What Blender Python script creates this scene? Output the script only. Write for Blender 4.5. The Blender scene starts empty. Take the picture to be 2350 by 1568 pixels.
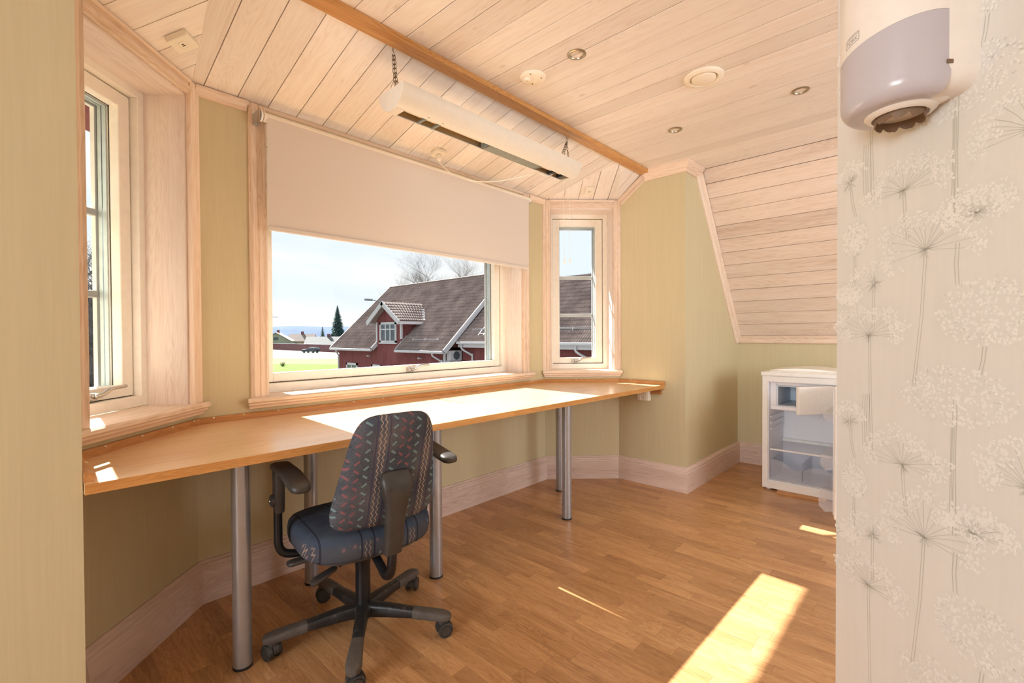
import bpy, bmesh, math, random
from mathutils import Vector, Matrix
random.seed(7)
SC = bpy.context.scene
COL = SC.collection
PI = math.pi
R = math.radians

# ------------------------------------------------------------------ camera
AZ = R(42.913)
PITCH, ROLL = R(0.7386), R(-0.2876)
fwd0 = Vector((math.cos(AZ), math.sin(AZ), 0)); rt0 = Vector((math.sin(AZ), -math.cos(AZ), 0)); up0 = Vector((0, 0, 1))
fwd = fwd0 * math.cos(PITCH) - up0 * math.sin(PITCH)
upv = fwd0 * math.sin(PITCH) + up0 * math.cos(PITCH)
cr = rt0 * math.cos(ROLL) + upv * math.sin(ROLL)
cu = -rt0 * math.sin(ROLL) + upv * math.cos(ROLL)
cam_d = bpy.data.cameras.new('camera'); cam = bpy.data.objects.new('camera', cam_d); COL.objects.link(cam)
cam_d.sensor_width = 36.0; cam_d.lens = 36.0 * 1079.18 / 2350; cam_d.clip_start = 0.02; cam_d.clip_end = 6000
CAMP = Vector((-0.553, -2.37, 1.15))
m = Matrix.Identity(4)
for i in range(3):
    m[i][0] = cr[i]; m[i][1] = cu[i]; m[i][2] = -fwd[i]; m[i][3] = CAMP[i]
cam.matrix_world = m
SC.camera = cam

# ------------------------------------------------------------------ sky, sun, added fill lamps
wd = bpy.data.worlds.new('sky'); SC.world = wd; wd.use_nodes = True
nt = wd.node_tree; bg = nt.nodes['Background']
tc = nt.nodes.new('ShaderNodeTexCoord')
nz = nt.nodes.new('ShaderNodeTexNoise'); nz.inputs['Scale'].default_value = 3.2; nz.inputs['Detail'].default_value = 5
mp = nt.nodes.new('ShaderNodeMapping'); mp.inputs['Scale'].default_value = (1, 1, 4.5)
rp = nt.nodes.new('ShaderNodeValToRGB')
rp.color_ramp.elements[0].position = 0.42; rp.color_ramp.elements[0].color = (0.83, 0.92, 1.0, 1)
rp.color_ramp.elements[1].position = 0.66; rp.color_ramp.elements[1].color = (1.0, 1.0, 1.0, 1)
nt.links.new(tc.outputs['Generated'], mp.inputs['Vector']); nt.links.new(mp.outputs['Vector'], nz.inputs['Vector'])
nt.links.new(nz.outputs['Fac'], rp.inputs['Fac']); nt.links.new(rp.outputs['Color'], bg.inputs['Color'])
bg.inputs['Strength'].default_value = 0.96

sun_d = bpy.data.lights.new('sun', 'SUN'); sun_d.energy = 20.0; sun_d.angle = R(0.53); sun_d.color = (1.0, 0.965, 0.91)
sun = bpy.data.objects.new('sun', sun_d); COL.objects.link(sun)
SUNV = Vector((-0.045, -1.0, -0.84)).normalized()
sun.rotation_euler = SUNV.to_track_quat('-Z', 'Y').to_euler()

def area(name, loc, direction, sx, sy, power, col=(1, 1, 1), portal=False):
    l = bpy.data.lights.new(name, 'AREA'); l.shape = 'RECTANGLE'; l.size = sx; l.size_y = sy; l.energy = power; l.color = col
    if portal: l.cycles.is_portal = True
    o = bpy.data.objects.new(name, l); COL.objects.link(o)
    o.matrix_world = Matrix.Translation(loc) @ Vector(direction).to_track_quat('-Z', 'Z').to_matrix().to_4x4()
    return o
# added fill lamps, unseen, standing for daylight from behind and beside the camera
area('fill_light_side', (-4.27, -1.85, 1.5), (1, -.06, 0.0), 1.75, 1.5, 150, (0.88, 0.945, 1.0))
area('fill_light_back', (2.3, -4.87, 1.5), (0, 1, 0.05), 2.0, 1.3, 62, (0.88, 0.945, 1.0))

vs = SC.view_settings
vs.view_transform = 'Standard'; vs.look = 'None'; vs.exposure = 0.14; vs.gamma = 1.0; vs.use_curve_mapping = False
SC.display_settings.display_device = 'sRGB'
SC.cycles.use_denoising = True
SC.cycles.max_bounces = 12; SC.cycles.diffuse_bounces = 7; SC.cycles.glossy_bounces = 4; SC.cycles.transparent_max_bounces = 16; SC.cycles.transmission_bounces = 8
SC.cycles.sample_clamp_indirect = 8.0
SC.cycles.caustics_reflective = False; SC.cycles.caustics_refractive = False

# ------------------------------------------------------------------ helpers: materials
def lin(r, g, b):
    f = lambda c: (c / 255 / 12.92) if c / 255 <= 0.04045 else ((c / 255 + 0.055) / 1.055) ** 2.4
    return (f(r), f(g), f(b), 1.0)

class S:
    """a socket that can be used in arithmetic; every operation adds a Math node"""
    def __init__(s, t, sock): s.t = t; s.k = sock
    def _op(s, op, *others):
        n = s.t.nodes.new('ShaderNodeMath'); n.operation = op
        for i, v in enumerate((s,) + others):
            if isinstance(v, S): s.t.links.new(v.k, n.inputs[i])
            else: n.inputs[i].default_value = v
        return S(s.t, n.outputs[0])
    def __add__(s, o): return s._op('ADD', o)
    __radd__ = __add__
    def __sub__(s, o): return s._op('SUBTRACT', o)
    def __mul__(s, o): return s._op('MULTIPLY', o)
    __rmul__ = __mul__
    def __truediv__(s, o): return s._op('DIVIDE', o)
    def fract(s): return s._op('FRACT')
    def floor(s): return s._op('FLOOR')
    def abs(s): return s._op('ABSOLUTE')
    def mod(s, o): return s._op('FLOORED_MODULO', o)
    def lt(s, o): return s._op('LESS_THAN', o)
    def gt(s, o): return s._op('GREATER_THAN', o)
    def mn(s, o): return s._op('MINIMUM', o)
    def mx(s, o): return s._op('MAXIMUM', o)
    def pp(s, o): return s._op('PINGPONG', o)
    def clamp(s):
        r = s._op('ADD', 0.0); r.k.node.use_clamp = True; return r

class Mat:
    def __init__(s, name, rough=0.5, metal=0.0, spec=0.5):
        s.m = bpy.data.materials.new(name); s.m.use_nodes = True; s.t = s.m.node_tree
        s.b = s.t.nodes['Principled BSDF']; s.b.inputs['Roughness'].default_value = rough; s.b.inputs['Metallic'].default_value = metal
        s.b.inputs['Specular IOR Level'].default_value = spec
    def n(s, typ, **kw):
        n = s.t.nodes.new(typ)
        for k, v in kw.items(): setattr(n, k, v)
        return n
    def link(s, a, b): s.t.links.new(a.k if isinstance(a, S) else a, b)
    def coords(s, kind='Object'):
        tcn = s.n('ShaderNodeTexCoord'); return tcn.outputs[kind]
    def xyz(s, v):
        n = s.n('ShaderNodeSeparateXYZ'); s.link(v, n.inputs[0]); return [S(s.t, n.outputs[i]) for i in range(3)]
    def comb(s, x, y, z):
        n = s.n('ShaderNodeCombineXYZ')
        for i, v in enumerate((x, y, z)):
            if isinstance(v, S): s.link(v, n.inputs[i])
            else: n.inputs[i].default_value = v
        return n.outputs[0]
    def noise(s, vec, scale=1, detail=3, rough=0.5, dist=0.0):
        n = s.n('ShaderNodeTexNoise'); n.inputs['Scale'].default_value = scale; n.inputs['Detail'].default_value = detail
        n.inputs['Roughness'].default_value = rough; n.inputs['Distortion'].default_value = dist
        s.link(vec, n.inputs['Vector']); return S(s.t, n.outputs['Fac'])
    def ramp(s, f, stops):
        n = s.n('ShaderNodeValToRGB'); e = n.color_ramp.elements
        while len(e) < len(stops): e.new(0.5)
        for i, (p, c) in enumerate(stops): e[i].position = p; e[i].color = c
        s.link(f, n.inputs['Fac']); return n.outputs['Color']
    def mix(s, f, a, b, blend='MIX'):
        n = s.n('ShaderNodeMix', data_type='RGBA', blend_type=blend)
        if isinstance(f, S): s.link(f, n.inputs[0])
        else: n.inputs[0].default_value = f
        for v, i in ((a, 6), (b, 7)):
            if isinstance(v, (tuple, list)): n.inputs[i].default_value = v
            else: s.link(v, n.inputs[i])
        return n.outputs[2]
    def color(s, c):
        if isinstance(c, (tuple, list)): s.b.inputs['Base Color'].default_value = c
        else: s.link(c, s.b.inputs['Base Color'])
    def bump(s, f, strength=0.2, dist=0.002):
        n = s.n('ShaderNodeBump'); n.inputs['Strength'].default_value = strength; n.inputs['Distance'].default_value = dist
        s.link(f, n.inputs['Height']); s.link(n.outputs[0], s.b.inputs['Normal'])
    def rand(s):
        n = s.n('ShaderNodeObjectInfo'); g = s.n('ShaderNodeNewGeometry')
        return (S(s.t, n.outputs['Random']) + S(s.t, g.outputs['Random Per Island'])).fract()

def plain(name, c, rough=0.5, metal=0.0, var=0.06, scale=30, spec=0.5):
    """a paint, plastic or metal with faint uneven wear"""
    M = Mat(name, rough, metal, spec)
    f = M.noise(M.coords(), scale, 3)
    d = tuple(x * (1 - var) for x in c[:3]) + (1,); l = tuple(min(1, x * (1 + var)) for x in c[:3]) + (1,)
    M.color(M.ramp(f, [(0.3, d), (0.7, l)]))
    return M.m

def wood(name, light, mid, dark, rough=0.55, knots=0.5, kcol=None, gs=1.0, var=0.25, bump=0.15, spec=0.4):
    """planed timber, grain along local X"""
    M = Mat(name, rough, 0, spec)
    rnd = M.rand()
    x, y, z = M.xyz(M.coords())
    ox = x + rnd * 91.0; oy = y + rnd * 17.3; oz = z + rnd * 41.7
    big = M.noise(M.comb(ox * 0.9 * gs, oy * 9 * gs, oz * 9 * gs), 1.0, 3, 0.55, 0.6)
    lines = M.noise(M.comb(ox * 2.2 * gs, oy * 75 * gs, oz * 75 * gs), 1.0, 4, 0.6)
    rings = ((big * 22.0).fract() - 0.5).abs() * 2.0
    f = (big * 0.45 + lines * 0.42 + rings * 0.16)
    col = M.ramp(f, [(0.32, dark), (0.5, mid), (0.68, light)])
    col = M.mix((rnd * var).clamp(), col, mid, 'MIX')
    tone = M.ramp(rnd, [(0.0, (0.90, 0.88, 0.86, 1)), (1.0, (1.04, 1.03, 1.02, 1))])
    col = M.mix(1.0, col, tone, 'MULTIPLY')
    if knots > 0:
        v = M.n('ShaderNodeTexVoronoi'); v.inputs['Scale'].default_value = 1.0
        M.link(M.comb(ox * 3.0, oy * 5.5, oz * 5.5), v.inputs['Vector'])
        k = (S(M.t, v.outputs['Distance']) * -1.0 + 0.085) * 22.0
        k = (k.clamp()) * knots
        col = M.mix(k, col, kcol or lin(150, 115, 95))
    M.color(col)
    if bump: M.bump(lines, bump, 0.0015)
    return M.m

# ------------------------------------------------------------------ helpers: meshes
def link(o, parent=None):
    COL.objects.link(o)
    if parent is not None: o.parent = parent
    return o

def tag(o, label=None, cat=None, group=None, kind=None):
    if label: o['label'] = label
    if cat: o['category'] = cat
    if group: o['group'] = group
    if kind: o['kind'] = kind
    return o

def mesh(name, verts, faces, mat, parent=None, M=None, smooth=False, bevel=0, seg=1, uv=None, weld=False):
    me = bpy.data.meshes.new(name); me.from_pydata([tuple(v) for v in verts], [], faces); me.update()
    if bevel or weld:
        bm = bmesh.new(); bm.from_mesh(me)
        if weld: bmesh.ops.remove_doubles(bm, verts=bm.verts, dist=1e-5)
        bmesh.ops.recalc_face_normals(bm, faces=bm.faces)
        if bevel:
            es = [e for e in bm.edges if len(e.link_faces) == 2 and e.calc_face_angle(0) > 0.5]
            bmesh.ops.bevel(bm, geom=es, offset=bevel, segments=seg, affect='EDGES', profile=0.5, clamp_overlap=True)
        bm.to_mesh(me); bm.free()
    if uv:
        lay = me.uv_layers.new(name='UVMap')
        for lp in me.loops: lay.data[lp.index].uv = uv(me.vertices[lp.vertex_index].co)
    if smooth:
        for p in me.polygons: p.use_smooth = True
        if smooth == 'auto':
            try: me.set_sharp_from_angle(angle=R(40))
            except Exception: pass
    if mat: me.materials.append(mat)
    o = bpy.data.objects.new(name, me); link(o, parent)
    if M is not None: o.matrix_local = M
    return o

def empty(name, M=None, parent=None):
    o = bpy.data.objects.new(name, None); link(o, parent); o.empty_display_size = 0.1
    if M is not None: o.matrix_local = M
    return o

BOXF = [(0, 3, 2, 1), (4, 5, 6, 7), (0, 1, 5, 4), (1, 2, 6, 5), (2, 3, 7, 6), (3, 0, 4, 7)]
def boxv(x0, x1, y0, y1, z0, z1):
    return [(x0, y0, z0), (x1, y0, z0), (x1, y1, z0), (x0, y1, z0), (x0, y0, z1), (x1, y0, z1), (x1, y1, z1), (x0, y1, z1)]

class MB:
    """collects shapes of ONE part"""
    def __init__(s): s.v = []; s.f = []
    def add(s, v, f):
        o = len(s.v); s.v += [tuple(p) for p in v]; s.f += [tuple(i + o for i in q) for q in f]; return s
    def box(s, *a): return s.add(boxv(*a), BOXF)
    def prism(s, poly, z0, z1):
        n = len(poly); v = [(p[0], p[1], z0) for p in poly] + [(p[0], p[1], z1) for p in poly]
        f = [tuple(range(n - 1, -1, -1)), tuple(range(n, 2 * n))] + [(i, (i + 1) % n, n + (i + 1) % n, n + i) for i in range(n)]
        return s.add(v, f)
    def tube(s, pts, r, n=8, caps=True):
        pts = [Vector(p) for p in pts]; rs = r if isinstance(r, (list, tuple)) else [r] * len(pts)
        v = []; f = []; prev = None
        for i, p in enumerate(pts):
            t = (pts[min(i + 1, len(pts) - 1)] - pts[max(i - 1, 0)]).normalized()
            if prev is None:
                a = t.orthogonal().normalized()
            else:
                a = (prev - t * prev.dot(t)); a = a.normalized() if a.length > 1e-6 else t.orthogonal().normalized()
            prev = a; b = t.cross(a)
            for k in range(n):
                an = 2 * PI * k / n; v.append(p + (a * math.cos(an) + b * math.sin(an)) * rs[i])
        for i in range(len(pts) - 1):
            for k in range(n):
                f.append((i * n + k, i * n + (k + 1) % n, (i + 1) * n + (k + 1) % n, (i + 1) * n + k))
        if caps: f.append(tuple(range(n - 1, -1, -1))); f.append(tuple((len(pts) - 1) * n + k for k in range(n)))
        return s.add(v, f)
    def lathe(s, prof, n=24, M=None, close=False):
        """prof: (radius, z)"""
        v = []; f = []
        for (r, z) in prof:
            for k in range(n):
                an = 2 * PI * k / n; p = Vector((r * math.cos(an), r * math.sin(an), z)); v.append(M @ p if M else p)
        m_ = len(prof)
        for i in range(m_ - 1):
            for k in range(n): f.append((i * n + k, i * n + (k + 1) % n, (i + 1) * n + (k + 1) % n, (i + 1) * n + k))
        if close:
            f.append(tuple(range(n - 1, -1, -1))); f.append(tuple((m_ - 1) * n + k for k in range(n)))
        return s.add(v, f)
    def rings(s, rings, cap=True):
        """loft through rings with the same number of points"""
        n = len(rings[0]); v = [p for r in rings for p in r]; f = []
        for i in range(len(rings) - 1):
            for k in range(n): f.append((i * n + k, i * n + (k + 1) % n, (i + 1) * n + (k + 1) % n, (i + 1) * n + k))
        if cap: f.append(tuple(range(n - 1, -1, -1))); f.append(tuple((len(rings) - 1) * n + k for k in range(n)))
        return s.add(v, f)
    def build(s, name, mat, parent=None, M=None, **kw): return mesh(name, s.v, s.f, mat, parent, M, **kw)

def bez(p, n=10):
    """smooth polyline through control points (Catmull-Rom)"""
    p = [Vector(q) for q in p]; out = []
    for i in range(len(p) - 1):
        a = p[max(i - 1, 0)]; b = p[i]; c = p[i + 1]; d = p[min(i + 2, len(p) - 1)]
        for k in range(n):
            t = k / n
            out.append(0.5 * ((2 * b) + (c - a) * t + (2 * a - 5 * b + 4 * c - d) * t * t + (3 * b - a - 3 * c + d) * t ** 3))
    out.append(p[-1]); return out

def frame(o, x, up=(0, 0, 1)):
    """matrix with origin o, local X along x, local Z close to up"""
    x = Vector(x).normalized(); z = Vector(up); z = (z - x * z.dot(x)).normalized(); y = z.cross(x)
    M = Matrix.Identity(4)
    for i in range(3): M[i][0] = x[i]; M[i][1] = y[i]; M[i][2] = z[i]; M[i][3] = o[i]
    return M

def facet(o, th): return Matrix.Translation((o[0], o[1], 0)) @ Matrix.Rotation(th, 4, 'Z')

def board(name, L, y0, y1, z0, z1, M, mat, parent=None, bevel=0.0):
    return mesh(name, boxv(0, L, y0, y1, z0, z1), BOXF, mat, parent, M, bevel=bevel)
# ------------------------------------------------------------------ materials of the room
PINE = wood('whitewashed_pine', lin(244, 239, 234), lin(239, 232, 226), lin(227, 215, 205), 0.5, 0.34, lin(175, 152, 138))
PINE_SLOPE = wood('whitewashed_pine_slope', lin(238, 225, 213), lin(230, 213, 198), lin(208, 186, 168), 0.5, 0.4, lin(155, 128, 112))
PINE_TRIM = wood('limed_pine_trim', lin(239, 224, 208), lin(229, 208, 188), lin(206, 178, 154), 0.48, 0.0)
PINE_BASE = wood('limed_pine_baseboard', lin(230, 211, 201), lin(218, 196, 185), lin(196, 170, 157), 0.5, 0.55, lin(125, 100, 92))
PINE_LINING = wood('limed_pine_lining', lin(240, 230, 222), lin(232, 219, 210), lin(218, 200, 189), 0.5, 0.45, lin(150, 128, 118))
BEAM = wood('varnished_beam', lin(216, 166, 106), lin(198, 146, 86), lin(168, 114, 58), 0.35, 0.0)
DESKW = wood('desk_laminate_wood', lin(236, 206, 166), lin(229, 195, 152), lin(213, 175, 128), 0.26, 0.0, gs=0.6, bump=0.04, var=0.5)
DESKE = wood('desk_edge_wood', lin(216, 164, 102), lin(204, 148, 84), lin(178, 118, 58), 0.35, 0.0)
RAILW = wood('rail_wood', lin(204, 152, 98), lin(186, 132, 78), lin(158, 104, 54), 0.35, 0.0)
def floor_mat():
    M = Mat('parquet_laminate', 0.3, 0, 0.45)
    rnd = M.rand(); x, y, z = M.xyz(M.coords())
    ox = x + rnd * 57.0; oy = y + rnd * 23.0
    big = M.noise(M.comb(ox * 2.5, oy * 16, rnd * 50.0), 1.0, 3, 0.55, 0.9)
    fine = M.noise(M.comb(ox * 7.0, oy * 150, rnd * 50.0), 1.0, 3)
    rings = ((big * 14.0).fract() - 0.5).abs() * 2.0
    f = big * 0.5 + fine * 0.35 + rings * 0.15
    g = M.ramp(f, [(0.3, lin(156, 114, 76)), (0.5, lin(187, 143, 99)), (0.7, lin(204, 161, 118))])
    tone = M.ramp(rnd, [(0.0, (0.86, 0.82, 0.78, 1)), (0.5, (1.02, 1.0, 0.97, 1)), (1.0, (1.15, 1.13, 1.09, 1))])
    M.color(M.mix(1.0, g, tone, 'MULTIPLY'))
    return M.m
FLOORM = floor_mat()
for m_ in (DESKW,): m_.node_tree.nodes['Principled BSDF'].inputs['Coat Weight'].default_value = .35; m_.node_tree.nodes['Principled BSDF'].inputs['Coat Roughness'].default_value = .18
DARKGAP = plain('dark_gap_backing', lin(62, 44, 30), 0.9)
def wall_mat(name, c1, c2, sc=1.0):
    M = Mat(name, 0.75, 0, 0.25)
    g = M.n('ShaderNodeNewGeometry'); x, y, z = M.xyz(g.outputs['Position'])
    a = M.noise(M.comb(x * 160 * sc, y * 160 * sc, z * 5), 1.0, 3)
    b = M.noise(M.comb(x * 24 * sc, y * 24 * sc, z * 1.5), 1.0, 2)
    M.color(M.ramp(a * 0.6 + b * 0.4, [(0.32, c1), (0.66, c2)])); M.bump(a, 0.12, 0.001)
    return M.m
GREEN = wall_mat('sage_green_wallpaper', lin(200, 189, 154), lin(207, 196, 161))
GREEN_NEAR = GREEN
WALLPAPER = wall_mat('flower_wallpaper_ground', lin(217, 215, 210), lin(221, 219, 215), 0.4)
PLAINW = plain('plain_wall_paint', lin(226, 220, 205), 0.8)
CREAM = plain('cream_window_paint', lin(240, 235, 225), 0.4, var=0.03)
WHITE = plain('white_window_paint', lin(240, 240, 236), 0.4, var=0.03)
GASKET = plain('black_gasket', lin(38, 40, 44), 0.6)
SPACER = plain('aluminium_spacer', lin(190, 202, 206), 0.4, 0.4)
CHROME = plain('satin_chrome', lin(205, 203, 198), 0.22, 1.0, var=0.03)
STEEL = plain('silver_lacquer', lin(176, 178, 184), 0.32, 0.65, var=0.04)
BLACKP = plain('black_plastic', lin(38, 38, 40), 0.5, var=0.15)
def glass_mat():
    M = Mat('window_glass'); t = M.t
    tr = M.n('ShaderNodeBsdfTransparent'); tr.inputs['Color'].default_value = (0.997, 0.999, 0.998, 1)
    gl = M.n('ShaderNodeBsdfGlossy'); gl.inputs['Roughness'].default_value = 0.0
    nz_ = M.noise(M.coords(), 6, 2)
    mx = M.n('ShaderNodeMixShader'); M.link(nz_ * 0.0006 + 0.0005, mx.inputs[0])
    M.link(tr.outputs[0], mx.inputs[1]); M.link(gl.outputs[0], mx.inputs[2])
    M.link(mx.outputs[0], t.nodes['Material Output'].inputs['Surface']); return M.m
GLASS = glass_mat()

# ------------------------------------------------------------------ plan of the room
ZE, ZC, SB, ZB = 2.225, 2.400, 0.640, 2.395        # eave of the bay ceiling, flat ceiling, beam line and its height
LEFTY = -0.728
A = (0, 0); B = (2.381, 0); Cc = (2.804, -0.423); D = (2.804, -0.967); E = (3.965, -0.967); L = (-0.423, -0.423)
DL = (-0.423, LEFTY); G = (-4.2, LEFTY); BK = -4.8
PATH = [G, DL, L, A, B, Cc, D, E, (3.965, BK)]
WT = 0.30

def seg_info(i):
    p, q = Vector(PATH[i]), Vector(PATH[i + 1]); d = (q - p); return p, q, math.atan2(d.y, d.x), d.length

def offset_pt(i, dist):
    """corner i of the wall line pushed into the room by dist"""
    def ln(k):
        p, q, th, l = seg_info(k); n = Vector((math.sin(th), -math.cos(th))); return p + n * dist, (q - p).normalized()
    if i == 0: return ln(0)[0]
    if i == len(PATH) - 1:
        p, d = ln(i - 1); return p + d * seg_info(i - 1)[3]
    (p, d), (q, e) = ln(i - 1), ln(i)
    det = d.x * -e.y + e.x * d.y
    r = q - p; s = (r.x * -e.y + e.x * r.y) / det
    return p + d * s

def moulding(name, i, prof, mat, parent=None, a=None, b=None, **kw):
    """profile (distance from wall, height) run along wall segment i with mitred ends; a, b: start and end along the wall"""
    p, q, th, l = seg_info(i); F = facet(p, th); Fi = F.inverted(); v = []
    for (d_, z) in prof:
        s = Fi @ Vector((*offset_pt(i, d_), z)); v.append((s.x if a is None else a, s.y, z))
    for (d_, z) in prof:
        s = Fi @ Vector((*offset_pt(i + 1, d_), z)); v.append((s.x if b is None else b, s.y, z))
    n = len(prof)
    f = [tuple(range(n)), tuple(range(2 * n - 1, n - 1, -1))] + [(k, n + k, n + (k + 1) % n, (k + 1) % n) for k in range(n)]
    return mesh(name, v, f, mat, parent, F, weld=True, **kw)

# ------------------------------------------------------------------ floor with staves
floor = mesh('floor', boxv(-4.3, 4.1, BK - .1, 0.3, -0.12, -0.012), BOXF, DARKGAP); tag(floor, kind='structure', label='honey coloured parquet laminate floor')
SW = 0.0665
def cam_px(p):
    d = Vector(p) - CAMP; z = d.dot(fwd)
    if z < 0.05: return None
    return 1175 + 1079.18 * d.dot(cr) / z, 784 - 1079.18 * d.dot(cu) / z, z
staves = []
x = -4.2; ci = 0
while x < 4.02:
    y = 0.30 - random.random() * 0.28
    while y > BK:
        ln_ = random.choice((0.26, 0.32, 0.38, 0.44, 0.50)); staves.append((x, y, ln_)); y -= ln_
    x += SW; ci += 1
def inside(x, y):
    if y > -0.02 or x > 3.95: return False
    if x < -0.42: return y < LEFTY or x > -0.42
    if x > 2.80: return y < -0.95
    return y < min(0, x + 0.05, 2.43 - x) if (x < 0 or x > 2.381) else True
vis = []; rest = []
for (x, y, l) in staves:
    c = (x + SW / 2, y - l / 2, 0); q = cam_px(c)
    seen = q is not None and -120 < q[0] < 1960 and 700 < q[1] < 1900 and (c[0] > -0.6)
    ins = c[1] < 0 and not (c[0] < -.42 and c[1] > LEFTY) and not (c[0] > 2.8 and c[1] > -.95)
    if seen and ins: vis.append((q[2], x, y, l))
    else: rest.append((x, y, l))
vis.sort()
rest += [(x, y, l) for (_, x, y, l) in vis[300:]]
stave_me = {}
for (_, x, y, l) in vis[:300]:
    M = Matrix.Translation((x + SW / 2, y, 0)) @ Matrix.Rotation(-PI / 2, 4, 'Z')
    if l not in stave_me:
        o = mesh('stave', boxv(0.0003, l - 0.0003, -SW / 2 + 0.0002, SW / 2 - 0.0002, -0.012, 0), BOXF, FLOORM, floor, M); stave_me[l] = o.data
    else:
        o = bpy.data.objects.new('stave', stave_me[l]); link(o, floor); o.matrix_local = M
mb = MB()
Mr = Matrix.Rotation(-PI / 2, 4, 'Z')
for (x, y, l) in rest:   # local X along the grain
    mb.box(-y + 0.0003, -y + l - 0.0003, x + 0.0002, x + SW - 0.0002, -0.012, 0)
fo = mb.build('stave_field', FLOORM, floor, Mr); tag(fo, kind='stuff')

# ------------------------------------------------------------------ walls
def wall(name, i, z1, mat, hole=None, t=WT, z0=0.0, e0=None, e1=None, lab=None):
    p, q, th, l = seg_info(i); mbw = MB()
    a0 = e0 if e0 is not None else 0; a1 = e1 if e1 is not None else 0
    if hole:
        u0, u1, h0, h1 = hole; h0 = h0 - .022
        mbw.prism([(0, 0), (u0, 0), (u0, t), (-a0, t)], z0, z1); mbw.prism([(u1, 0), (l, 0), (l + a1, t), (u1, t)], z0, z1)
        mbw.box(u0, u1, 0, t, z0, h0); mbw.box(u0, u1, 0, t, h1, z1)
    else: mbw.prism([(0, 0), (l, 0), (l + a1, t), (-a0, t)], z0, z1)
    o = mbw.build(name, mat, None, facet(p, th)); tag(o, kind='structure', label=lab); return o
K = WT * math.tan(R(22.5))
NU0, NU1, NZ0, NZ1 = 0.042, 0.556, 0.868, 2.168
CU0, CU1 = 0.285, 2.112
wall('wall_left', 0, 2.6, GREEN, e1=-0.3, lab='sage green wall ending at the bay beside the camera')
wall('wall_bay_left_return', 1, 2.6, GREEN, e0=-0.3, e1=K, lab='short green return wall at the left end of the desk')
wall('wall_bay_left', 2, 2.6, GREEN, (NU0, NU1, NZ0, NZ1), e0=K, e1=K, lab='angled green bay wall around the left window')
wall('wall_bay_center', 3, 2.6, GREEN, (CU0, CU1, NZ0, NZ1), e0=K, e1=K, lab='green bay wall around the wide middle window')
wall('wall_bay_right', 4, 2.6, GREEN, (NU0, NU1, NZ0, NZ1), e0=K, e1=K, lab='angled green bay wall around the narrow right window')
wall('wall_bay_right_return', 5, 2.6, GREEN, e0=K, e1=-.3, lab='green return wall at the right end of the desk')
wall('wall_niche_side', 6, 2.6, GREEN, e0=-.3, e1=.3, lab='green side wall of the niche under the sloping ceiling')
wall('wall_knee', 7, 2.6, GREEN, e0=.3, lab='low green knee wall behind the refrigerator')
# walls behind the camera, with two openings added for the fill lamps
mb = MB(); xa, xb = -4.4, -4.2; w0, w1 = -2.75, -.95
mb.box(xa, xb, BK, w0, 0, 2.6).box(xa, xb, w0, w1, 0, .72).box(xa, xb, w0, w1, 2.28, 2.6).box(xa, xb, w1, LEFTY + .3, 0, 2.6)
o = mb.build('wall_far_left', PLAINW); tag(o, kind='structure')
mb = MB(); y0, y1 = BK - .2, BK
mb.box(-4.4, 1.25, y0, y1, 0, 2.6).box(1.25, 3.35, y0, y1, 0, .8).box(1.25, 3.35, y0, y1, 2.2, 2.6).box(3.35, 4.2, y0, y1, 0, 2.6)
o = mb.build('wall_back', PLAINW); tag(o, kind='structure')
mb = MB(); xa, xb = -4.25, -4.2
mb.box(xa, xb, w0, w0 + .05, .72, 2.28).box(xa, xb, w1 - .05, w1, .72, 2.28).box(xa, xb, w0 + .05, w1 - .05, .72, .77).box(xa, xb, w0 + .05, w1 - .05, 2.23, 2.28).box(xa, xb, -1.88, -1.82, .77, 2.23)
o = mb.build('added_window_side', CREAM); tag(o, kind='structure')  # unseen frame added around the side fill lamp
mb = MB(); ya, yb = BK - .06, BK
mb.box(1.25, 1.3, ya, yb, .8, 2.2).box(3.3, 3.35, ya, yb, .8, 2.2).box(1.3, 3.3, ya, yb, .8, .85).box(1.3, 3.3, ya, yb, 2.15, 2.2).box(2.27, 2.33, ya, yb, .85, 2.15)
o = mb.build('added_window_back', CREAM); tag(o, kind='structure')  # unseen frame added around the fill lamp in the back wall
PW0 = Vector((1.103, -2.128, 0)); PWD = Vector((-.70711, -.70711, 0)); PWN = Vector((-.70711, .70711, 0))   # papered partition: far edge, run, face normal
PWM = Matrix(((-.70711, -.70711, 0, PW0.x), (-.70711, .70711, 0, PW0.y), (0, 0, -1, 0), (0, 0, 0, 1)))
PWF = Matrix(((.70711, -.70711, 0, PW0.x), (.70711, .70711, 0, PW0.y), (0, 0, 1, 0), (0, 0, 0, 1)))              # local x away from the camera, y out of the wall
wallR = mesh('wall_right', boxv(-1.7, 0, -.12, 0, 0, ZC - .001), BOXF, WALLPAPER, None, PWF, bevel=0.002); tag(wallR, kind='structure', label='near partition papered with pale umbel flowers')

# ------------------------------------------------------------------ ceilings of planks
def clip(poly, axis, lo, hi):
    def half(poly, f):
        out = []
        for i in range(len(poly)):
            a, b = poly[i], poly[(i + 1) % len(poly)]; fa, fb = f(a), f(b)
            if fa >= 0: out.append(a)
            if (fa >= 0) != (fb >= 0):
                t = fa / (fa - fb); out.append((a[0] + (b[0] - a[0]) * t, a[1] + (b[1] - a[1]) * t))
        return out
    poly = half(poly, lambda p: p[axis] - lo)
    if len(poly) > 2: poly = half(poly, lambda p: hi - p[axis])
    return poly

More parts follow.
